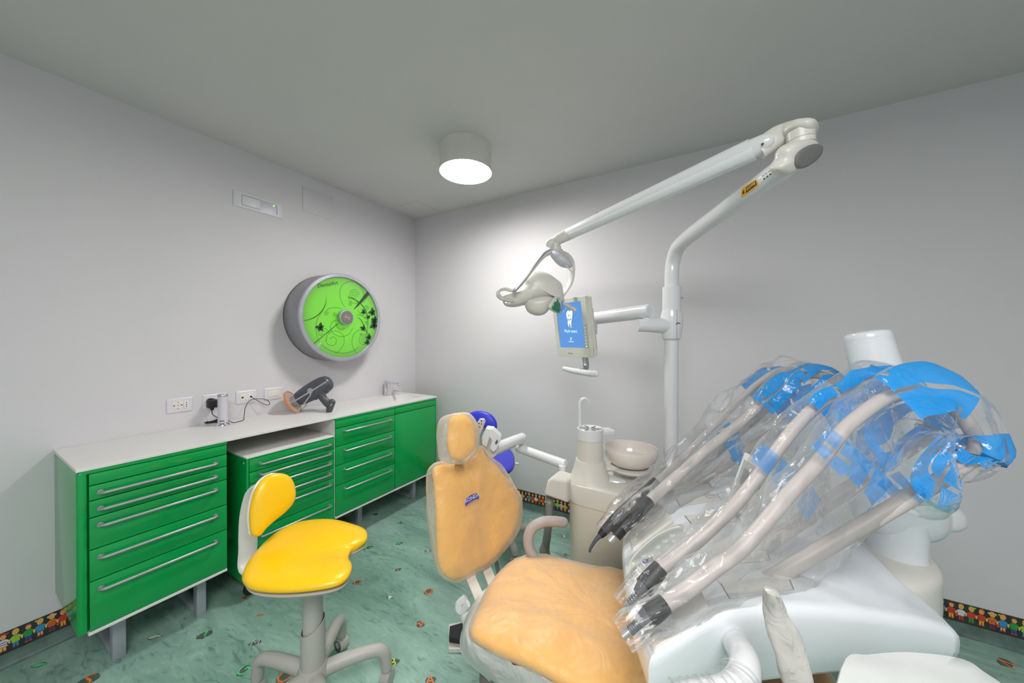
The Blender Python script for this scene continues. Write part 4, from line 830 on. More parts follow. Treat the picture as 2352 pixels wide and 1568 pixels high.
# link piece
mm = M(); ln = V((0, 0, 1)); ra = [at(1742, 345, 1.14), at(1775, 322, 1.12), at(1800, 306, 1.10), at(1820, 298, 1.08), at(1850, 294, 1.055), at(1876, 295, 1.035)]
R = []; Q = catmull(ra, 6); 
for i, q in enumerate(Q):
    f = i/(len(Q)-1); hw = .022+.026*max(0, min(1, (f-.45)/.25)); hh = .036-.017*max(0, min(1, (f-.3)/.35))
    if f > .85: hw *= max(.25, math.sqrt(max(0, 1-((f-.85)/.16)**2))); hh *= max(.3, math.sqrt(max(0, 1-((f-.85)/.17)**2)))
    tt = (Q[min(i+1, len(Q)-1)]-Q[max(0, i-1)]).normalized(); s_ = tt.cross(V((0, 0, 1))).normalized(); u_ = s_.cross(tt)
    R.append([q+s_*hw*math.copysign(abs(math.cos(a))**.75, math.cos(a))+u_*hh*math.copysign(abs(math.sin(a))**.75, math.sin(a)) for a in [2*PI*j/24 for j in range(24)]])
rings(mm, R); build('upper_link', mm, CREAM, t, sharp=60)
# spring arm
sa, sb = at(1757, 328, 1.125), at(1303, 538, 1.84); sdir = (sb-sa).normalized(); sside = sdir.cross(V((0, 0, 1))).normalized(); sup = sside.cross(sdir)
mm = M(); tube(mm, [sa-sdir*0+sup*0, sa+sdir*.06-sup*.002, sa+sdir*.1, sb-sdir*.06, sb], [.030, .036, .0365, .033, .028], n=32, smooth=4, rnd=True, side=sup, flat=.8); sp_ = build('spring_arm', mm, ENAM, t)
mm = M(); tube(mm, [sa+sdir*.03-sup*.013, sb-sdir*.03-sup*.010], [.0285, .025], n=24, smooth=1, side=sup); build('lower_cover', mm, BODY, sp_)
mm = M(); q = sa-sdir*.008+sup*.0
for e_, s2 in ((sa-sdir*.0, 1), (sb, -1)):
    w_ = e_ - sside*.0
    cam_side = (CAM-e_).normalized(); cs = (cam_side-sdir*cam_side.dot(sdir)).normalized(); cyl(mm, e_+cs*.026, e_+cs*.031, .0035, n=12)
build('pivot_pin', mm, DGREY, sp_)
mm = M(); tube(mm, [at(1338, 515, 1.77)+sup*.008, at(1375, 492, 1.72)+sup*.010], .006, n=10, smooth=1, side=sside, flat=.5); build('adjust_slot', mm, mat('slot_grey', (168, 168, 166), .5), sp_)
# knuckle over the lamp head
mm = M(); Q = catmull([at(1316, 533, 1.83), at(1299, 541, 1.84), at(1283, 549, 1.85), at(1272, 555, 1.86), at(1263, 559, 1.86)], 5)
tube(mm, Q, [.034-.010*i/(len(Q)-1) for i in range(len(Q))], n=24, smooth=1, side=V((0, 0, 1)), flat=.8, rnd=True); build('end_knuckle', mm, CREAM, t)
q = at(1276, 560, 1.86); mm = M(); lathe(mm, [(.026, 0), (.026, -.015), (.0245, -.016), (.030, -.017), (.030, -.045)], q, (0, 0, 1), n=32); build('lamp_neck', mm, CREAM, t)
LD = 1.86
L_ = lambda x, y, d=0: at(1120+x/4.126, 520+y/4.126, LD+d)
mm = M(); tube(mm, [L_(670, 235), L_(600, 245, -.02), L_(530, 280, -.05), L_(450, 370, -.07), L_(360, 490, -.08), L_(260, 605, -.09)], [.026, .024, .021, .019, .018, .018], n=18, smooth=6, side=FWD, flat=.55, rnd=True); build('yoke_arm', mm, CREAM, t)
mm = M(); tube(mm, [L_(620, 225, -.02), L_(580, 228, -.035), L_(520, 265, -.07), L_(440, 365, -.088), L_(350, 490, -.098), L_(255, 600, -.108)], [.012, .013, .012, .012, .012, .014], n=12, smooth=6, side=FWD, flat=.5, rnd=True); build('yoke_trim', mm, SILV, t)
mm = M(); tube(mm, [L_(660, 240), L_(740, 265, .02), L_(790, 330, .04), L_(800, 430, .05), L_(780, 540, .05), L_(715, 650, .03)], [.026, .024, .024, .024, .022, .016], n=18, smooth=6, side=FWD, flat=.45, rnd=True); build('yoke_arm', mm, CREAM, t)
mm = M(); tube(mm, [L_(640, 275, -.04), L_(680, 305, -.05), L_(720, 335, -.05), L_(755, 355, -.05)], [.028, .036, .037, .028], n=20, smooth=5, side=FWD, flat=.8, rnd=True); mp_ = build('motor_pod', mm, mat('lilac_grey_plastic', (196, 196, 206), .35), t)
mm = M(); tube(mm, [L_(742, 368, -.08), L_(822, 458, -.08)], .0035, n=8, smooth=1, rnd=True); build('lever', mm, CREAM, mp_)
# lamp head shell: saddle-shaped hood
mm = M(); up_o = [(140, 690), (150, 655), (235, 618), (330, 560), (360, 500), (420, 437), (490, 424), (570, 445), (640, 490), (700, 545), (714, 610), (726, 690), (716, 722), (680, 688), (600, 670), (520, 680), (430, 705), (340, 745), (230, 764), (160, 745)]
hnv = cdir(-.1, -.92, -.1)
lp0 = L_(430, 620)
pillow(mm, [onp(1120+x/4.126, 520+y/4.126, lp0, -FWD) for x, y in up_o], -FWD, .062, .085, n=6, K=9, p=2.3, centre=onp(1120+470/4.126, 520+600/4.126, lp0, FWD), disp=lambda q: -.014*math.exp(-((q-L_(300, 640)).length/.05)**2)); hd_ = build('lamp_hood', mm, CREAM, t, sharp=75)
mm = M(); bo_ = [(345, 700), (400, 680), (500, 660), (620, 660), (640, 700), (600, 765), (545, 828), (480, 845), (420, 832), (370, 795)]
pillow(mm, [onp(1120+x/4.126, 520+y/4.126, L_(480, 740, .01), -FWD) for x, y in bo_], -FWD, .062, .06, n=5, K=8); build('reflector_housing', mm, CREAM, t, sharp=75)
rn = cdir(.72, -.66, -.25); rP = L_(668, 750, -.05)
Rl = lambda x, y, o_=0: onp(1120+x/4.126, 520+y/4.126, rP, rn)+rn*o_
mm = M(); ro = [(598, 775), (630, 705), (672, 668), (716, 690), (736, 745), (730, 805), (700, 834), (652, 820)]
pillow(mm, [Rl(x, y, -.01) for x, y in ro], rn, .008, .02, n=5, K=5, p=4); build('reflector_rim', mm, CREAM, t, sharp=60)
mm = M(); pillow(mm, [Rl(x, y, .0) for x, y in ((610, 775), (640, 708), (653, 686), (665, 720), (676, 770), (680, 815), (652, 806))], rn, .006, .004, n=4, K=4); build('green_lens', mm, mat('green_lens', (10, 130, 80), .1, coat=.6), t)
mm = M(); pillow(mm, [Rl(x, y, .0) for x, y in ((660, 684), (690, 684), (713, 715), (722, 765), (714, 806), (692, 820), (682, 770), (672, 720))], rn, .006, .004, n=4, K=4); build('mirror_reflector', mm, CHROME, t)
for nm, P, W in (('left_handle', [L_(235, 610, -.06), L_(165, 590, -.08), L_(110, 605, -.10), L_(98, 645, -.11), L_(130, 680, -.11), L_(190, 700, -.10), L_(240, 708, -.09)], 1), ('right_handle', [L_(725, 735, -.06), L_(780, 765, -.08), L_(828, 792, -.10)], 1)):
    mm = M(); tube(mm, P, .0095 if nm[0] == 'l' else .008, n=12, smooth=6, rnd=True); hn_ = build('hand_grip', mm, CREAM, t)
    mm = M(); Q = catmull(P[3:] if nm[0] == 'l' else P, 8); R = []
    tube(mm, [q+wob(q, .002, 60, 1) for q in Q], [.0125+.002*math.sin(i*1.9) for i in range(len(Q))], n=14, smooth=1, cap=False); build('grip_wrap', mm, FILM, hn_)
# ================================================================ monitor and its arm
t = root('monitor', at(1320, 850, 1.95)); tag(t, 'beige-framed monitor showing a smiling tooth on blue, on a pole arm', 'monitor')
mm = M(); ky = pz(746)
lathe(mm, [(.036, pz(781)), (.045, pz(777)), (.050, pz(760)), (.054, pz(745)), (.052, pz(725)), (.045, pz(712)), (.040, pz(711))], V((PX, PY, 0)), n=40); build('pole_clamp', mm, ENAM, t)
mm = M(); ribbon(mm, [V((PX, PY, 0))-FWD*.0545+RGT*.002+V((0, 0, pz(y))) for y in (779, 760, 745, 728, 713)], .0015, -FWD); 
tube(mm, [at(1553, 744, 1.70), at(1557, 741, 1.70), at(1562, 743, 1.71)], .003, n=6); build('clamp_seam', mm, mat('seam_grey', (120, 120, 120), .6), t)
bs = at(1480, 747, 1.74); mm = M(); tube(mm, [V((PX, PY, bs.z)), bs+RGT*.02, at(1464, 747, 1.74)], [.044, .034, .032], n=30, smooth=3); build('boss', mm, ENAM, t)
mm = M(); q = at(1487, 735, 1.74); cyl(mm, q-V((0, 0, .01)), q+V((0, 0, .06)), .026, n=24); build('arm_pivot', mm, ENAM, t)
ma, mb = at(1492, 714, 1.72), at(1352, 733, 2.06)
mm = M(); tube(mm, [ma, mb], .0365, n=36, smooth=1); tube(mm, [ma+(mb-ma)*.001, ma], .0365, n=36, smooth=1, rnd=False); lathe(mm, [(.0365, 0), (.034, .006), (.001, .008)], ma, ma-mb, n=36); build('monitor_arm', mm, ENAM, t)
mm = M(); q = at(1363, 750, 2.0); cyl(mm, q-V((0, 0, .045)), q+V((0, 0, .03)), .022, n=20); build('tilt_pivot', mm, mat('violet_white_plastic', (205, 203, 220), .3), t)
TL, TR, BR_, BL_ = at(1267, 690, 2.12), at(1343, 679, 1.80), at(1357.5, 822, 1.80), at(1281, 817, 2.12)
mU = (TR-TL).normalized(); mV = (TL-BL_).normalized(); mN = mV.cross(mU).normalized()
if mN.dot(FWD) > 0: mN = -mN
def Q4(u, v_, o_=0): return (TL*(1-u)+TR*u)*v_+(BL_*(1-u)+BR_*u)*(1-v_)+mN*o_
def slab(m_, u0, u1, v0, v1, o0_, o1_, mi=0): 
    P = [Q4(u0, v0, o0_), Q4(u1, v0, o0_), Q4(u1, v1, o0_), Q4(u0, v1, o0_)]; prism(m_, P, mN*(o1_-o0_), mi)
mm = M(); slab(mm, 0, 1, 0, .155, -.022, 0); slab(mm, 0, 1, .925, 1, -.022, 0); slab(mm, 0, .12, .155, .925, -.022, 0); slab(mm, .875, 1, .155, .925, -.022, 0); bz_ = build('bezel', mm, mat('beige_monitor_shell', (206, 206, 196), .4), t, bevel=.002)
mm = M(); slab(mm, .01, 1.0, .02, .99, -.045, -.0215); slab(mm, .2, .9, .1, .8, -.075, -.044); build('rear_shell', mm, bz_.data.materials[0], t, bevel=.006)
mm = M(); slab(mm, .12, .875, .155, .925, -.02, -.004); scr = build('screen', mm, emis('screen_blue', (96, 160, 235), .72, (20, 30, 50)), t)
WHT = emis('screen_white', (196, 220, 246), .8); SDK = emis('screen_outline', (40, 60, 110), .3, (10, 20, 40))
su = lambda x, y: (((x-645-(y-790)*.13)/ (880-645))*.755+.12, .155+.77*(1-(y-765)/(1137-765)))
def SQ(x, y, o_): u, v_ = su(x, y); return Q4(u, v_, o_)
tooth = [(757, 832), (770, 826), (778, 838), (788, 830), (801, 832), (806, 850), (803, 885), (799, 910), (796, 930), (797, 960), (796, 978), (788, 955), (783, 938), (778, 938), (776, 955), (779, 972), (766, 950), (762, 925), (765, 915), (752, 885), (748, 850)]
tooth = [(x+0, y) for x, y in tooth]
tc_ = [SQ(x, y, -.003) for x, y in tooth]; mm = M(); 
TQ = catmull(tc_, 4, True); cT = sum(TQ, V())/len(TQ); mm.add([cT+(q-cT)*1.09 for q in TQ], [tuple(range(len(TQ)))], 1); mm.add([q+mN*.0006 for q in TQ], [tuple(range(len(TQ)))], 0)
for ex in (769, 784): ribbon(mm, [SQ(ex, 862, -.0018), SQ(ex, 880, -.0018)], .005, mN, 1)
ribbon(mm, [SQ(762, 892, -.0018), SQ(768, 904, -.0018), SQ(778, 908, -.0018), SQ(788, 904, -.0018), SQ(794, 894, -.0018)], .004, mN, 1)
text(mm, 'Work smart.', SQ(790, 1000, -.0035), mU, mV, .026, 0, .001)
P = [SQ(790, 1052, -.0025), SQ(798, 1052, -.0025), SQ(797, 1076, -.0025), SQ(790, 1076, -.0025)]; mm.add(P, [(0, 1, 2, 3)], 0); ribbon(mm, [SQ(772, 1087, -.0025), SQ(820, 1087, -.0025)], .003, mN, 0)
build('screen_picture', mm, [WHT, SDK], scr)
mm = M(); slab(mm, .888, .965, .17, .53, 0, .0015); build('button_strip', mm, mat('button_strip_grey', (176, 178, 172), .4), t)
for k in range(6):
    mm = M(); q = Q4(.926, .49-.052*k, .0016); lathe(mm, [(.0075, 0), (.0073, .0015), (.001, .0018)], q, mN, n=14); build('button', mm, PAPER, t)
mm = M(); q = Q4(.926, .185, .0016); lathe(mm, [(.003, 0), (.003, .0015), (.001, .0018)], q, mN, n=8); build('power_led', mm, emis('yellow_led', (200, 240, 60), 2), t)
mm = M(); text(mm, 'POLAR', Q4(.43, .055, 0), mU, mV, .014, 0, .0008); build('maker_mark', mm, DGREY, bz_)
mm = M(); tube(mm, [at(1343, 815, 1.92), at(1346, 838, 1.92), at(1343, 848, 1.90), at(1338, 851, 1.88)], .017, n=12, smooth=5, side=RGT, flat=.35); build('handle_bracket', mm, STEEL, t)
mm = M(); tube(mm, [at(1295, 846, 2.05), at(1310, 850, 1.99), at(1332, 854, 1.90), at(1352, 857, 1.84), at(1369, 858, 1.80)], [.013, .016, .017, .017, .017], n=14, smooth=4, rnd=True, flat=.7, side=(0, 0, 1)); build('handle_bar', mm, ENAM, t)
# ================================================================ instrument table
TB = M()
G = [ # rows from near to far, columns from the patient side to the right edge (px, py, depth)
 [(1497, 1505, .690), (1555, 1470, .700), (1640, 1412, .715), (1726, 1394, .730), (1826, 1387, .742), (1971, 1397, .758), (2100, 1416, .772), (2184, 1440, .782)],
 [(1470, 1440, .80), (1540, 1400, .80), (1625, 1372, .805), (1715, 1345, .82), (1815, 1330, .83), (1950, 1340, .845), (2060, 1366, .855), (2135, 1390, .86)],
 [(1452, 1370, .92), (1530, 1330, .92), (1605, 1305, .93), (1700, 1280, .945), (1800, 1268, .955), (1910, 1278, .965), (2000, 1300, .965), (2060, 1328, .955)],
 [(1443, 1300, 1.06), (1520, 1262, 1.06), (1590, 1240, 1.07), (1680, 1218, 1.085), (1775, 1208, 1.09), (1870, 1220, 1.09), (1945, 1240, 1.08), (2000, 1268, 1.06)],
 [(1438, 1245, 1.19), (1510, 1205, 1.20), (1575, 1180, 1.22), (1660, 1160, 1.235), (1745, 1155, 1.24), (1835, 1170, 1.235), (1900, 1192, 1.21), (1950, 1222, 1.17)],
 [(1450, 1195, 1.33), (1515, 1155, 1.34), (1580, 1130, 1.36), (1650, 1115, 1.38), (1730, 1112, 1.385), (1800, 1126, 1.37), (1860, 1146, 1.34), (1905, 1176, 1.29)],
 [(1475, 1160, 1.46), (1535, 1125, 1.48), (1595, 1103, 1.50), (1655, 1094, 1.51), (1725, 1093, 1.51), (1785, 1104, 1.49), (1835, 1122, 1.45), (1870, 1148, 1.40)]]
P3 = [[at(*q) for q in r] for r in G]
P3 = [catmull(r, 4) for r in P3]; cols_ = list(zip(*P3)); cols_ = [catmull(list(c), 4) for c in cols_]; P3 = [list(r) for r in zip(*cols_)]
nr, nc_ = len(P3), len(P3[0])
top_v = [p for r in P3 for p in r]; top_f = [(i*nc_+j, i*nc_+j+1, (i+1)*nc_+j+1, (i+1)*nc_+j) for i in range(nr-1) for j in range(nc_-1)]
tbv = BVHTree.FromPolygons(top_v, top_f)
per = [(0, j) for j in range(nc_)]+[(i, nc_-1) for i in range(1, nr)]+[(nr-1, j) for j in range(nc_-2, -1, -1)]+[(i, 0) for i in range(nr-2, 0, -1)]
cT = sum(top_v, V())/len(top_v)
def per_ring(out, dz, zabs=None):
    R = []
    for i, j in per:
        q = P3[i][j]; d = V((q.x-cT.x, q.y-cT.y, 0)).normalized()
        p = q+d*out+V((0, 0, -dz))
        if zabs is not None: p.z = zabs
        R.append(p)
    return R
base = V((cT.x+.1, cT.y, 0)); t = root('instrument_table', V((3.05, -1.28, 0))); T_tab = t
tag(t, 'glossy white instrument table on a swivel arm over the chair, with hose rods', 'dental unit')
mm = M(); mm.add(top_v, top_f)
R = [[P3[i][j] for i, j in per], per_ring(.005, .004), per_ring(.011, .012), per_ring(.013, .024), per_ring(.012, .05)]
rings(mm, R, cap=False); R2 = [per_ring(.012, .05), per_ring(.008, 0, .735), per_ring(.0, 0, .722)]
rings(mm, R2, cap=False); o = len(mm.v); rb = per_ring(0, 0, .722); mm.add(rb, [tuple(range(len(rb)))])
body = build('body', mm, BODY, t, sharp=60)
mm = M(); rings(mm, [per_ring(-.03, 0, .724), per_ring(-.04, 0, .69)]); build('under_tray', mm, DGREY, t)
def ht(px, py):
    a, b = hit(tbv, px, py)
    if a is None: a = on(px, py, 2, .84); b = V((0, 0, 1))
    return a, b
def inset(name, px, mt, lift=.0015, par=None, gap=True, n=8):
    """panel let into the top: a dark joint and the panel itself"""
    m_ = M(); R = []
    for s, l in ((1.0, .0004), (.985, lift), (.5, lift), (.02, lift)):
        cx = sum(q[0] for q in px)/len(px); cy = sum(q[1] for q in px)/len(px); r_ = []
        for k in range(len(px)):
            a, b = px[k], px[(k+1) % len(px)]
            for i in range(n):
                f = i/n; x = a[0]+(b[0]-a[0])*f; y = a[1]+(b[1]-a[1])*f; p, nn = ht(cx+(x-cx)*s, cy+(y-cy)*s); r_.append(p+nn*l)
        R.append(r_)
    rings(m_, R, 0, cap=False)
    if gap:
        J = []
        for s, l in ((1.035, .0003), (1.0, .0005)):
            r_ = []
            for k in range(len(px)):
                a, b = px[k], px[(k+1) % len(px)]
                for i in range(n): f = i/n; x = a[0]+(b[0]-a[0])*f; y = a[1]+(b[1]-a[1])*f; p, nn = ht(cx+(x-cx)*s, cy+(y-cy)*s); r_.append(p+nn*l)
            J.append(r_)
        rings(m_, J, 1, cap=False)
    return build(name, m_, [mt, mat(name+'_joint', (110, 112, 112), .6)], par or t)
inset('rod_plate', [(1657, 1340), (1808, 1320), (1822, 1354), (1677, 1374)], CREAM); inset('rod_plate', [(1640, 1262), (1754, 1246), (1768, 1287), (1662, 1298)], CREAM)
inset('rod_plate', [(1574, 1184), (1682, 1168), (1700, 1198), (1588, 1202)], CREAM); inset('rod_plate', [(1554, 1146), (1646, 1133), (1656, 1148), (1563, 1163)], CREAM); inset('rod_plate', [(1520, 1128), (1626, 1108), (1634, 1120), (1532, 1140)], CREAM)
m_ = M(); a, nn = ht(1633, 1140); pillow(m_, [a+(ht(1633+13*math.cos(k*PI/6), 1140+4*math.sin(k*PI/6))[0]-a)+nn*.003 for k in range(12)], nn, .004, .001, n=3, K=4); build('socket_plug', m_, mat('plug_grey', (186, 186, 182), .5), t)
# instrument rests at the patient side: raised lips with deep hollows
def lip(pp, h=.035, mt=CREAM):
    m_ = M(); A_ = [ht(x, y) for x, y in pp]; bot = [a-V((0, 0, .03)) for a, _ in A_]; tp = [a+V((0, 0, h*f)) for (a, _), f in zip(A_, (1, 1, .35, .35))]
    m_.add(bot+tp, [(0, 1, 2, 3), (7, 6, 5, 4), (0, 1, 5, 4), (1, 2, 6, 5), (2, 3, 7, 6), (3, 0, 4, 7)]); return m_
m_ = lip([(1610, 1368), (1641, 1434), (1500, 1503), (1476, 1455)], .022); build('instrument_rest', m_, CREAM, t, bevel=.01)
m_ = lip([(1600, 1300), (1622, 1345), (1482, 1425), (1462, 1385)], .018); build('instrument_rest', m_, CREAM, t, bevel=.008)
m_ = lip([(1516, 1166), (1548, 1205), (1452, 1268), (1442, 1228)], .02); build('instrument_rest', m_, CREAM, t, bevel=.008)
m_ = lip([(1500, 1150), (1512, 1164), (1446, 1212), (1452, 1190)], .02); build('instrument_rest', m_, CREAM, t, bevel=.006)
# control panel
pnl = [(1452, 1322), (1452, 1290), (1474, 1262), (1510, 1232), (1550, 1214), (1566, 1216), (1568, 1232), (1545, 1262), (1510, 1292), (1478, 1318), (1462, 1330)]
m_ = M(); R = []
PQ = catmull([V((x, y, 0)) for x, y in pnl], 5, True); cx = sum(q.x for q in PQ)/len(PQ); cy = sum(q.y for q in PQ)/len(PQ)
for s, l in ((1.10, .0), (1.09, .006), (1.02, .007), (1.0, .002)):
    R.append([(lambda h_: h_[0]+h_[1]*l)(ht(cx+(q.x-cx)*s, cy+(q.y-cy)*s)) for q in PQ])
rings(m_, R, cap=False); build('panel_rim', m_, CREAM, t)
m_ = M(); R = [[(lambda h_: h_[0]+h_[1]*.0022)(ht(cx+(q.x-cx)*s, cy+(q.y-cy)*s)) for q in PQ] for s in (1.0, .6, .02)]; rings(m_, R, cap=False); cp = build('control_panel', m_, mat('panel_grey', (190, 194, 190), .35), t)
BT = [mat('teal_icon', (70, 150, 165), .5), mat('pink_icon', (225, 130, 135), .5), mat('violet_icon', (110, 90, 190), .5), mat('violet_button', (74, 62, 178), .4)]
def key(px, py, r, icon, par, body_m=PAPER):
    a, nn = ht(px, py); m_ = M(); a = a+nn*.0025; x, y = frame_of(nn)
    lathe(m_, [(r, 0), (r*.95, .0012), (.001, .0014)], a, nn, n=18, mi=0)
    z = nn*.0019
    if icon % 3 == 0: ribbon(m_, [a+z+(x*math.cos(k*PI/4)+y*math.sin(k*PI/4))*r*.5 for k in range(7)], r*.16, nn, 1)
    elif icon % 3 == 1: ribbon(m_, [a+z-x*r*.45, a+z+y*r*.1, a+z+x*r*.45+y*r*.35], r*.18, nn, 1); ribbon(m_, [a+z-x*r*.3-y*r*.4, a+z+x*r*.4-y*r*.3], r*.18, nn, 1)
    else: ribbon(m_, [a+z-y*r*.5+x*r*.2, a+z-x*r*.2, a+z+x*r*.1+y*r*.5], r*.18, nn, 1)
    return build('key', m_, [body_m, BT[0 if icon < 3 else 1 if icon < 6 else 2]], par)
for x, y, ic, vb in ((1544, 1230, 0, 0), (1528, 1244, 1, 0), (1512, 1258, 2, 0), (1551, 1245, 3, 0), (1535, 1259, 4, 0), (1519, 1273, 5, 0), (1479, 1277, 6, 0), (1497, 1278, 7, 0), (1483, 1290, 8, 1), (1469, 1301, 6, 0), (1487, 1307, 7, 0)):
    key(x, y, .0085 if not vb else .010, ic, cp, BT[3] if vb else PAPER)
m_ = M(); a, nn = ht(1456, 1296); lathe(m_, [(.002, .003), (.0018, .005), (.0005, .0052)], a, nn, n=8); build('power_led', m_, emis('lime_led', (140, 255, 90), 2), cp)
# upright display
dq = [(1709, 1037, 1.14), (1772, 1078, 1.02), (1745, 1215, 1.0), (1668, 1150, 1.14)]
A, B, C_, D_ = [at(*q) for q in dq]; dn = (B-A).cross(D_-A).normalized()
if dn.dot(FWD) > 0: dn = -dn
m_ = M(); prism(m_, [A, B, C_, D_], -dn*.035); dp = build('display', m_, ENAM, t, bevel=.004)
def DQ(u, v_, o_=0): return (A*(1-u)+B*u)*(1-v_)+(D_*(1-u)+C_*u)*v_+dn*o_
m_ = M(); m_.add([DQ(u, v_, .001) for u, v_ in ((.1, .12), (.9, .12), (.9, .95), (.1, .95))], [(0, 1, 2, 3)]); build('display_face', m_, mat('display_grey', (176, 178, 170), .4), dp)
m_ = M(); m_.add([DQ(u, v_, .002) for u, v_ in ((.2, .25), (.8, .25), (.8, .55), (.2, .55))], [(0, 1, 2, 3)]); build('display_window', m_, mat('dark_lcd', (92, 104, 100), .2), dp)
for u, v_ in ((.25, .68), (.5, .68), (.75, .68), (.35, .82), (.6, .82)):
    m_ = M(); q = DQ(u, v_, .002); ribbon(m_, [q+((B-A).normalized()*math.cos(k*PI/6)+(D_-A).normalized()*math.sin(k*PI/6))*.006 for k in range(13)], .0016, dn); build('display_key', m_, RED, dp)
m_ = M(); q = (C_+D_)/2-dn*.02; tube(m_, [q, q-V((0, 0, .12))], .018, n=12, smooth=1); build('display_stem', m_, CREAM, dp)
# front handle coming out of the near face
m_ = M(); hp = at(1684, 1466, .735)
tube(m_, [at(1672, 1446, .80), hp, at(1700, 1492, .675), at(1712, 1522, .635), at(1704, 1560, .60), at(1672, 1590, .585), at(1620, 1602, .58), at(1560, 1612, .58)], [.027, .027, .026, .0255, .025, .025, .025, .025], n=28, smooth=7); hg = build('front_handle', m_, ENAM, t)
m_ = M(); lathe(m_, [(.0275, -.002), (.0305, -.001), (.0305, .002), (.0275, .003)], at(1684, 1462, .742), (hp-at(1672, 1446, .80)), n=28, cap=False); build('handle_seal', m_, DARK, hg)
m_ = M(); Q = catmull([at(1700, 1545, .607), at(1690, 1570, .593), at(1650, 1596, .583), at(1600, 1606, .58), at(1550, 1612, .58)], 10); tube(m_, [q+wob(q, .002, 50) for q in Q], [.029+.0022*math.sin(i*2.3)+.001*math.sin(i*5) for i in range(len(Q))], n=24, smooth=1, cap=False); build('handle_wrap', m_, FILM, hg)
# swivel head, spring arm tube, base arm
m_ = M(); cyl(m_, at(2058, 1278, 1.10)-V((0, 0, .02)), at(2058, 1278, 1.10)+V((0, 0, .13)), .070, n=40); build('swivel_column', m_, BODY, t)
m_ = M(); q = at(2062, 1278, 1.10); lathe(m_, [(.083, -.002), (.085, .004), (.073, .004)], q, (0, 0, 1), n=40, cap=False); build('swivel_joint', m_, DGREY, t)
m_ = M(); hd2 = [(1965, 1170), (1985, 1090), (2040, 1050), (2110, 1060), (2150, 1110), (2166, 1170), (2160, 1215), (2128, 1238), (2070, 1242), (2010, 1228), (1975, 1205)]
pillow(m_, [at(2062+(x-2062)*.90, 1150+(y-1150)*.95, 1.11) for x, y in hd2], -FWD, .08, .09, n=5, K=9, p=2.4); build('swivel_head', m_, BODY, t, sharp=70)
m_ = M(); pillow(m_, [at(x, y, 1.09) for x, y in [(2150, 1160), (2180, 1157), (2198, 1170), (2205, 1192), (2200, 1208), (2182, 1216), (2160, 1214), (2146, 1190)]], -FWD, .034, .034, n=5, K=6); build('side_knob', m_, ENAM, t, sharp=70)
ta, tb_ = at(2085, 1120, 1.08), at(1993, 778, 1.15)
m_ = M(); tube(m_, [ta, ta.lerp(tb_, .5), tb_], [.078, .068, .0600], n=44, smooth=2, rnd=False); d = (tb_-ta).normalized(); lathe(m_, [(.0605, 0), (.060, .012), (.056, .020), (.045, .025), (.03, .027), (.001, .028)], tb_, d, n=44); build('spring_arm_tube', m_, BODY, t)
m_ = M(); bp_ = [(1940, 1262), (1962, 1238), (2010, 1232), (2080, 1240), (2120, 1262), (2150, 1290), (2166, 1316), (2160, 1338), (2120, 1350), (2060, 1345), (1990, 1310)]
top_ = [on(x, y, 2, .765) for x, y in [(1890, 1268), (1925, 1236), (1990, 1226), (2070, 1240), (2130, 1270), (2163, 1305), (2160, 1335), (2110, 1350), (2030, 1340), (1940, 1305)]]; TQ = catmull(top_, 5, True); cc2 = sum(TQ, V())/len(TQ)
rings(m_, [[cc2+(q-cc2)*s-V((0, 0, dz)) for q in TQ] for s, dz in ((.02, -.008), (.6, -.008), (.9, -.004), (.97, .002), (1.0, .015), (1.01, .03), (1.0, .16), (.97, .175), (.9, .182))]); build('base_arm', m_, CREAM, t, sharp=60)
m_ = M(); cyl(m_, (cc2.x, cc2.y, 0), (cc2.x, cc2.y, .60), .06, n=32); lathe(m_, [(.17, 0), (.17, .015), (.08, .04), (.06, .06)], (cc2.x, cc2.y, 0), n=40); build('support_column', m_, CREAM, t)

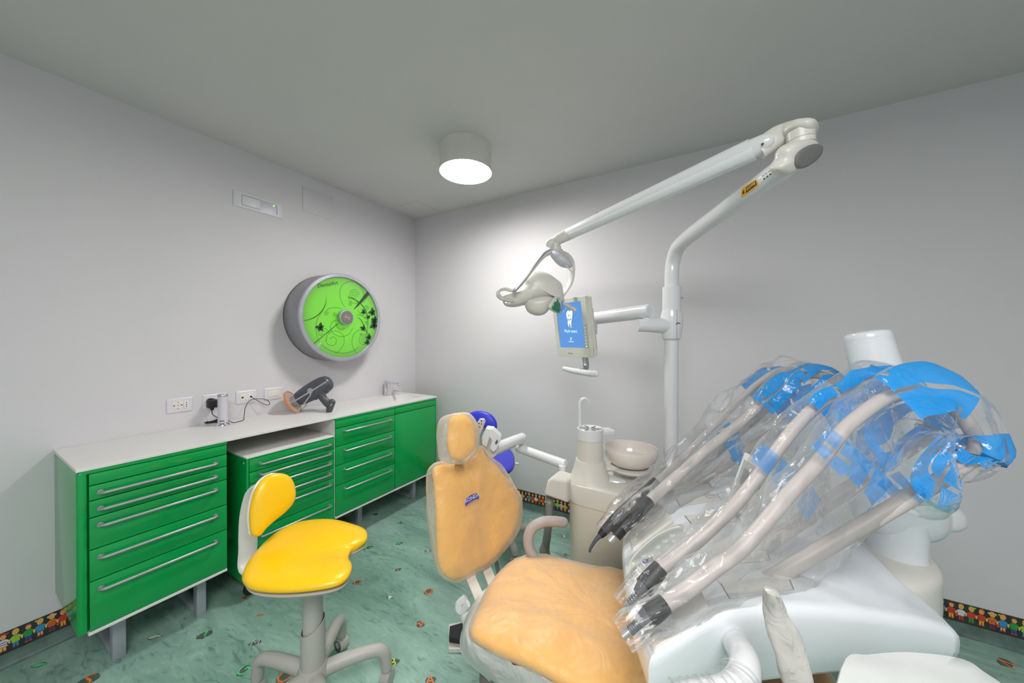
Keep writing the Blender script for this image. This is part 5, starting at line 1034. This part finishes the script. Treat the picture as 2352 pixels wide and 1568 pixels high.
# whip rods: parts of the table; hoses with handpieces hang from their tips
def rod(b, tip, r=.0185, name='whip_rod'):
    a, nn = ht(*b); tp = at(*tip); m_ = M(); d = (tp-a).normalized()
    tube(m_, [a-d*.03, a.lerp(tp, .5), tp], [r*1.08, r, r*.92], n=24, smooth=2, rnd=True); rd = build(name, m_, HOSE, t)
    m_ = M(); lathe(m_, [(.001, .0005), (r*1.35, .0005), (r*1.3, .004), (r*.9, .007), (.001, .008)], a, nn, n=24); build('rod_collar', m_, CREAM, rd)
    return a, tp
GRPH = 'wrapped dental handpieces hanging over the table rests'
def handpiece(P, kind, label):
    """P: tip -> hose points (px,py,depth); returns hose world points"""
    W_ = [at(*q) for q in P]
    o = root('dental_handpiece', W_[0]); tag(o, label, 'handpiece', GRPH); return o, W_
def clean(pts, n): return catmull(pts, n)
def sleeve(o, hose, rodA, rodB, wide, seed, amp=.02, blues=(), K=110, name='plastic_sleeve', t0=.0, closed_end=True, prints=()):
    """clear bag pulled over hose and rod; rings run along the hose"""
    N_ = 40; L = [0]
    for a, b in zip(hose, hose[1:]): L.append(L[-1]+(b-a).length)
    def hp_(s):
        s *= L[-1]
        for i in range(len(L)-1):
            if s <= L[i+1]: return hose[i].lerp(hose[i+1], (s-L[i])/max(1e-9, L[i+1]-L[i]))
        return hose[-1]
    m_ = M(); R = []; n = 80
    for k in range(K+1):
        s = k/K; h_ = hp_(s); tg = (hp_(min(1, s+.03))-hp_(max(0, s-.03))).normalized()
        w_ = wide(s); rp_ = rodA.lerp(rodB, max(0, min(1, (s-.18)/.72)))
        to = rp_-h_; to = to-tg*to.dot(tg)
        dist = to.length; ax = to.normalized() if dist > .012 else (UPV.cross(tg)).normalized()*1
        by = tg.cross(ax).normalized()
        reach = w_[1]*dist; c_ = h_+ax*(reach/2); ra = reach/2+w_[0]; rb_ = w_[0]*w_[2]
        r_ = []
        for j in range(n):
            a = 2*PI*j/n; q = c_+ax*ra*math.cos(a)+by*rb_*math.copysign(abs(math.sin(a))**.8, math.sin(a))
            nz = noise.noise(V((s*9+seed, math.cos(a)*1.6, math.sin(a)*1.6)))
            rd_ = 1-abs(noise.noise(V((s*14+seed*2, a*1.6, seed))))*2.2
            q = q+(q-c_).normalized()*(amp*nz+amp*.45*rd_)*(.35+.65*min(1, ra/.05))
            r_.append(q)
        R.append(r_)
    o_ = len(m_.v); vs = [p for r in R for p in r]; f1 = {0: [], 1: [], 2: []}
    for i in range(K):
        for j in range(n):
            kk = (j+1) % n; mi = 0; s = (i+.5)/K; a = (j+.5)/n
            for (s0, s1, a0, a1, mm_) in blues:
                ss = s
                if s0 <= ss <= s1 and a0 <= a <= a1 and j % 9 != 4 and (i+j//9*3) % 17 != 5: mi = mm_
            f1[mi].append((i*n+j, i*n+kk, (i+1)*n+kk, (i+1)*n+j))
    m_.add(vs, f1[0], 0); m_.f += [tuple(x+o_ for x in f) for f in f1[1]+f1[2]]; m_.m += [1]*len(f1[1])+[2]*len(f1[2])
    bs_ = build(name, m_, [FILM, BPRINT, BTHIN], o, sharp=28)
    if prints:
        bb = BVHTree.FromPolygons(m_.v, m_.f)
        for tx, px, py, sz in prints:
            p_, n_ = hit(bb, px, py)
            if p_ is None: continue
            n_ = (n_*.3-FWD).normalized(); xd = (rodB-rodA); xd = (xd-n_*xd.dot(n_)).normalized(); m2 = M(); text(m2, tx, p_+n_*.012, xd, n_.cross(xd), sz, 0, .0005); build('film_lettering', m2, mat('blue_ink', (40, 150, 240), .5) if 'blue_ink' not in bpy.data.materials else bpy.data.materials['blue_ink'], bs_)
    return bs_

# 4 nearest
rA, rB = rod((1790, 1318), (2188, 1086, .80))
o, W_ = handpiece([(1431, 1461, .70)], 0, 'clear-wrapped handpiece nearest the camera, black and grey with a silver tip')
tip, sh, gr, bk = at(1430, 1462, .700), at(1462, 1436, .705), at(1488, 1414, .71), at(1528, 1386, .72)
m_ = M(); tube(m_, [tip, at(1446, 1449, .702)], .0065, n=16, smooth=1); cyl(m_, at(1446, 1449, .702), at(1448, 1447, .702), .0045); build('coupling', m_, STEEL, o)
m_ = M(); Q = [at(1446, 1449, .702).lerp(at(1470, 1428, .706), i/18) for i in range(19)]; tube(m_, Q, [.0085+.0015*(i % 3 > 0) for i in range(19)], n=18, smooth=1); tube(m_, [at(1468, 1430, .706), at(1490, 1413, .71)], [.012, .018], n=20, smooth=1); build('motor', m_, mat('gunmetal', (120, 122, 128), .3, metal=.6), o)
m_ = M(); tube(m_, [at(1488, 1415, .71), at(1500, 1407, .712), at(1527, 1386, .72)], [.0195, .0205, .0185], n=24, smooth=3); build('grip', m_, BLK, o)
HP = clean([at(1525, 1387, .72), at(1580, 1352, .73), at(1640, 1306, .745), at(1700, 1262, .76), at(1760, 1196, .78), at(1815, 1130, .80), at(1880, 1062, .82), at(1926, 1001, .83), at(1969, 958, .84), at(2034, 915, .845), at(2094, 901, .845), at(2140, 908, .84), at(2195, 942, .83), at(2232, 988, .82), at(2244, 1025, .81), at(2222, 1062, .80), rB], 5)
m_ = M(); tube(m_, HP, [.0165-.002*i/len(HP) for i in range(len(HP))], n=20, smooth=1); build('hose', m_, HOSE, o)
def wd(lo, hi): return lambda s: (lo+(hi-lo)*math.sin(PI*min(1, s*1.05))**.7, min(1, s*3.0), .85)
HP4 = [tip]+[at(1490, 1413, .71)]+HP
sleeve(o, HP4, rA, rB, lambda s: (.024+.022*math.sin(PI*s)**.6 + (.018 if s > .6 else 0)*math.sin(PI*(s-.6)/.4), .95*min(1, max(0, s-.05)*5), .9), 1.0, .022, prints=(('CE', 2110, 1132, .030), ('OMNIA S.p.A.', 2035, 1118, .016)), blues=((.855, .985, .03, .42, 1), (.70, .84, .52, .70, 1), (.72, .93, .78, .93, 1), (.90, .985, .48, .72, 1), (.60, .67, .05, .40, 1), (.50, .56, .55, .80, 2)))
# 3
rA3, rB3 = rod((1742, 1262), (2132, 1000, .93))
o, W_ = handpiece([(1434, 1396, .8)], 0, 'clear-wrapped handpiece second from the camera, with a smooth black grip')
m_ = M(); tube(m_, [at(1433, 1397, .80), at(1445, 1385, .80)], .0062, n=16, smooth=1); build('coupling', m_, STEEL, o)
m_ = M(); Q = [at(1445, 1385, .80).lerp(at(1466, 1362, .805), i/14) for i in range(15)]; tube(m_, Q, [.0075+.0014*(i % 3 > 0) for i in range(15)], n=18, smooth=1); tube(m_, [at(1464, 1364, .805), at(1482, 1345, .81)], [.012, .0195], n=20, smooth=1); build('motor', m_, bpy.data.materials['gunmetal'], o)
m_ = M(); tube(m_, [at(1478, 1348, .81), at(1490, 1336, .815), at(1518, 1302, .825)], [.0215, .0220, .0185], n=24, smooth=3); build('grip', m_, BLK, o)
HP = clean([at(1515, 1305, .825), at(1560, 1275, .84), at(1605, 1238, .855), at(1655, 1192, .87), at(1699, 1147, .89), at(1740, 1095, .905), at(1769, 1055, .92), at(1823, 985, .935), at(1866, 942, .945), at(1915, 907, .95), at(1975, 878, .955), at(2030, 873, .955), at(2085, 893, .95), at(2122, 930, .945), at(2140, 965, .94), rB3], 5)
m_ = M(); tube(m_, HP, [.0165-.002*i/len(HP) for i in range(len(HP))], n=20, smooth=1); build('hose', m_, HOSE, o)
sleeve(o, [at(1433, 1397, .80)]+HP, rA3, rB3, lambda s: (.023+.018*math.sin(PI*s)**.6, .9*min(1, max(0, s-.08)*5), .9), 4.0, .020, blues=((.62, .97, .55, .66, 1), (.66, .95, .69, .80, 1), (.74, .97, .02, .20, 1), (.66, .80, .84, .97, 1), (.42, .47, .5, .8, 2), (.80, .88, .24, .46, 1)))
# 2
rA2, rB2 = rod((1598, 1110), (1936, 892, 1.26))
o, W_ = handpiece([(1401, 1242, 1.1)], 0, 'clear-wrapped handpiece with bare black collar beside the thin syringe')
m_ = M(); tube(m_, [at(1400, 1243, 1.12), at(1412, 1230, 1.125)], .0095, n=18, smooth=1); tube(m_, [at(1412, 1230, 1.125), at(1417, 1225, 1.125)], .0075, n=18, smooth=1); build('coupling', m_, STEEL, o)
m_ = M(); tube(m_, [at(1413, 1229, 1.125), at(1428, 1212, 1.13)], .021, n=20, smooth=1); tube(m_, [at(1426, 1213, 1.13), at(1445, 1195, 1.14), at(1492, 1150, 1.18)], [.020, .023, .019], n=22, smooth=3); build('grip', m_, BLK, o)
HP = clean([at(1490, 1152, 1.18), at(1536, 1110, 1.22), at(1580, 1072, 1.25), at(1623, 1034, 1.27), at(1665, 1000, 1.285), at(1699, 972, 1.295), at(1740, 934, 1.30), at(1780, 898, 1.30), at(1820, 873, 1.30), at(1860, 860, 1.30), at(1895, 864, 1.295), at(1925, 880, 1.28), rB2], 5)
m_ = M(); tube(m_, HP, [.0185-.003*i/len(HP) for i in range(len(HP))], n=20, smooth=1); build('hose', m_, HOSE, o)
sleeve(o, [at(1425, 1216, 1.13)]+HP, rA2, rB2, lambda s: (.026+.024*math.sin(PI*s)**.6, .9*min(1, max(0, s-.1)*5), .9), 7.0, .026, blues=((.66, .97, .53, .70, 1), (.70, .95, .74, .86, 1), (.72, .90, .04, .26, 1), (.52, .57, .0, .3, 1)))
# 1 syringe
rA1, rB1 = rod((1575, 1104), (1840, 868, 1.42), .015)
o, W_ = handpiece([(1352, 1266, 1.2)], 0, 'dark slim syringe handpiece with a bent tip, crumpled in clear film')
m_ = M(); tube(m_, [at(1354, 1267, 1.20), at(1357, 1258, 1.20), at(1368, 1240, 1.205), at(1380, 1228, 1.21)], [.0042, .0048, .0065, .010], n=14, smooth=5); build('nozzle', m_, DGREY, o)
m_ = M(); tube(m_, [at(1378, 1230, 1.21), at(1395, 1212, 1.22), at(1425, 1182, 1.24), at(1465, 1146, 1.27), at(1508, 1106, 1.31)], [.011, .017, .0215, .021, .0185], n=22, smooth=5); build('grip', m_, BLK, o)
HP = clean([at(1506, 1108, 1.31), at(1560, 1058, 1.35), at(1610, 1008, 1.38), at(1655, 963, 1.40), at(1699, 918, 1.42), at(1735, 885, 1.43), at(1770, 860, 1.435), at(1805, 848, 1.435), at(1830, 852, 1.43), rB1], 5)
m_ = M(); tube(m_, HP, [.0125]*len(HP), n=16, smooth=1); build('hose', m_, HOSE, o)
sleeve(o, [at(1385, 1222, 1.215), at(1440, 1168, 1.25)]+HP, rA1, rB1, lambda s: (.026+.03*math.sin(PI*s)**.6, .8*min(1, max(0, s-.1)*5), .9), 11.0, .026, blues=((.78, .97, .08, .4, 1),))
# ================================================================ wrapped paddle and white box at the front right
t = root('wrapped_paddle', at(1860, 1700, .56)); tag(t, 'slim paddle wrapped in milky film standing in front of the table', 'handpiece')
pc4 = [(1770, 1358, .60), (1782, 1400, .60), (1800, 1460, .59), (1822, 1530, .58), (1850, 1620, .57), (1875, 1720, .55)]
m_ = M(); R = []; Q = [at(*q) for q in pc4]; Qs = catmull(Q, 5)
for i, q in enumerate(Qs):
    f = i/(len(Qs)-1); w_ = .008+.016*min(1, f*2); R.append([q+RGT*w_*math.cos(a)+FWD*.008*math.sin(a) for a in [2*PI*k/16 for k in range(16)]])
rings(m_, R); build('paddle', m_, CREAM, t)
m_ = M(); R = []
for i, q in enumerate(Qs):
    f = i/(len(Qs)-1); w_ = .010+.016*min(1, f*2.5); c_ = q+RGT*.000; 
    R.append([c_+RGT*w_*(math.cos(a))+FWD*.014*math.sin(a)+wob(q+RGT*math.cos(a)*.1, .006, 25, 2) for a in [2*PI*k/20 for k in range(20)]])
rings(m_, R); build('film_wrap', m_, film('milky_wrap', (232, 230, 226), .45, .2, .7, 30, .2), t, sharp=40)
t = root('tray_box', on(2150, 1640, 2, .74)); tag(t, 'matt white rounded box at the lower right corner in front of the table', 'box')
bt4 = [on(x, y, 2, .87) for x, y in [(1938, 1508), (1990, 1499), (2080, 1493), (2185, 1503), (2232, 1517), (2262, 1538), (2310, 1570), (2400, 1640), (2300, 1800), (2050, 1860), (1850, 1800), (1900, 1640)]]
TQ = catmull(bt4, 4, True); cB = sum(TQ, V())/len(TQ); m_ = M()
rings(m_, [[cB+(q-cB)*s-V((0, 0, dz)) for q in TQ] for s, dz in ((.02, 0), (.7, 0), (.97, .001), (.99, .004), (1.0, .012), (1.015, .06), (1.02, .13))]); bx_ = build('shell', m_, mat('matt_white_plastic', (214, 216, 214), .5), t, sharp=50)
m_ = M(); rings(m_, [[cB+(q-cB)*s-V((0, 0, dz)) for q in TQ] for s, dz in ((.98, .13), (.98, .15))]); build('underside', m_, DGREY, t)
m_ = M(); cyl(m_, (cB.x, cB.y, 0), (cB.x, cB.y, .75), .03, n=20); lathe(m_, [(.16, 0), (.16, .02), (.03, .03)], (cB.x, cB.y, 0), n=32); build('stand', m_, CREAM, t)
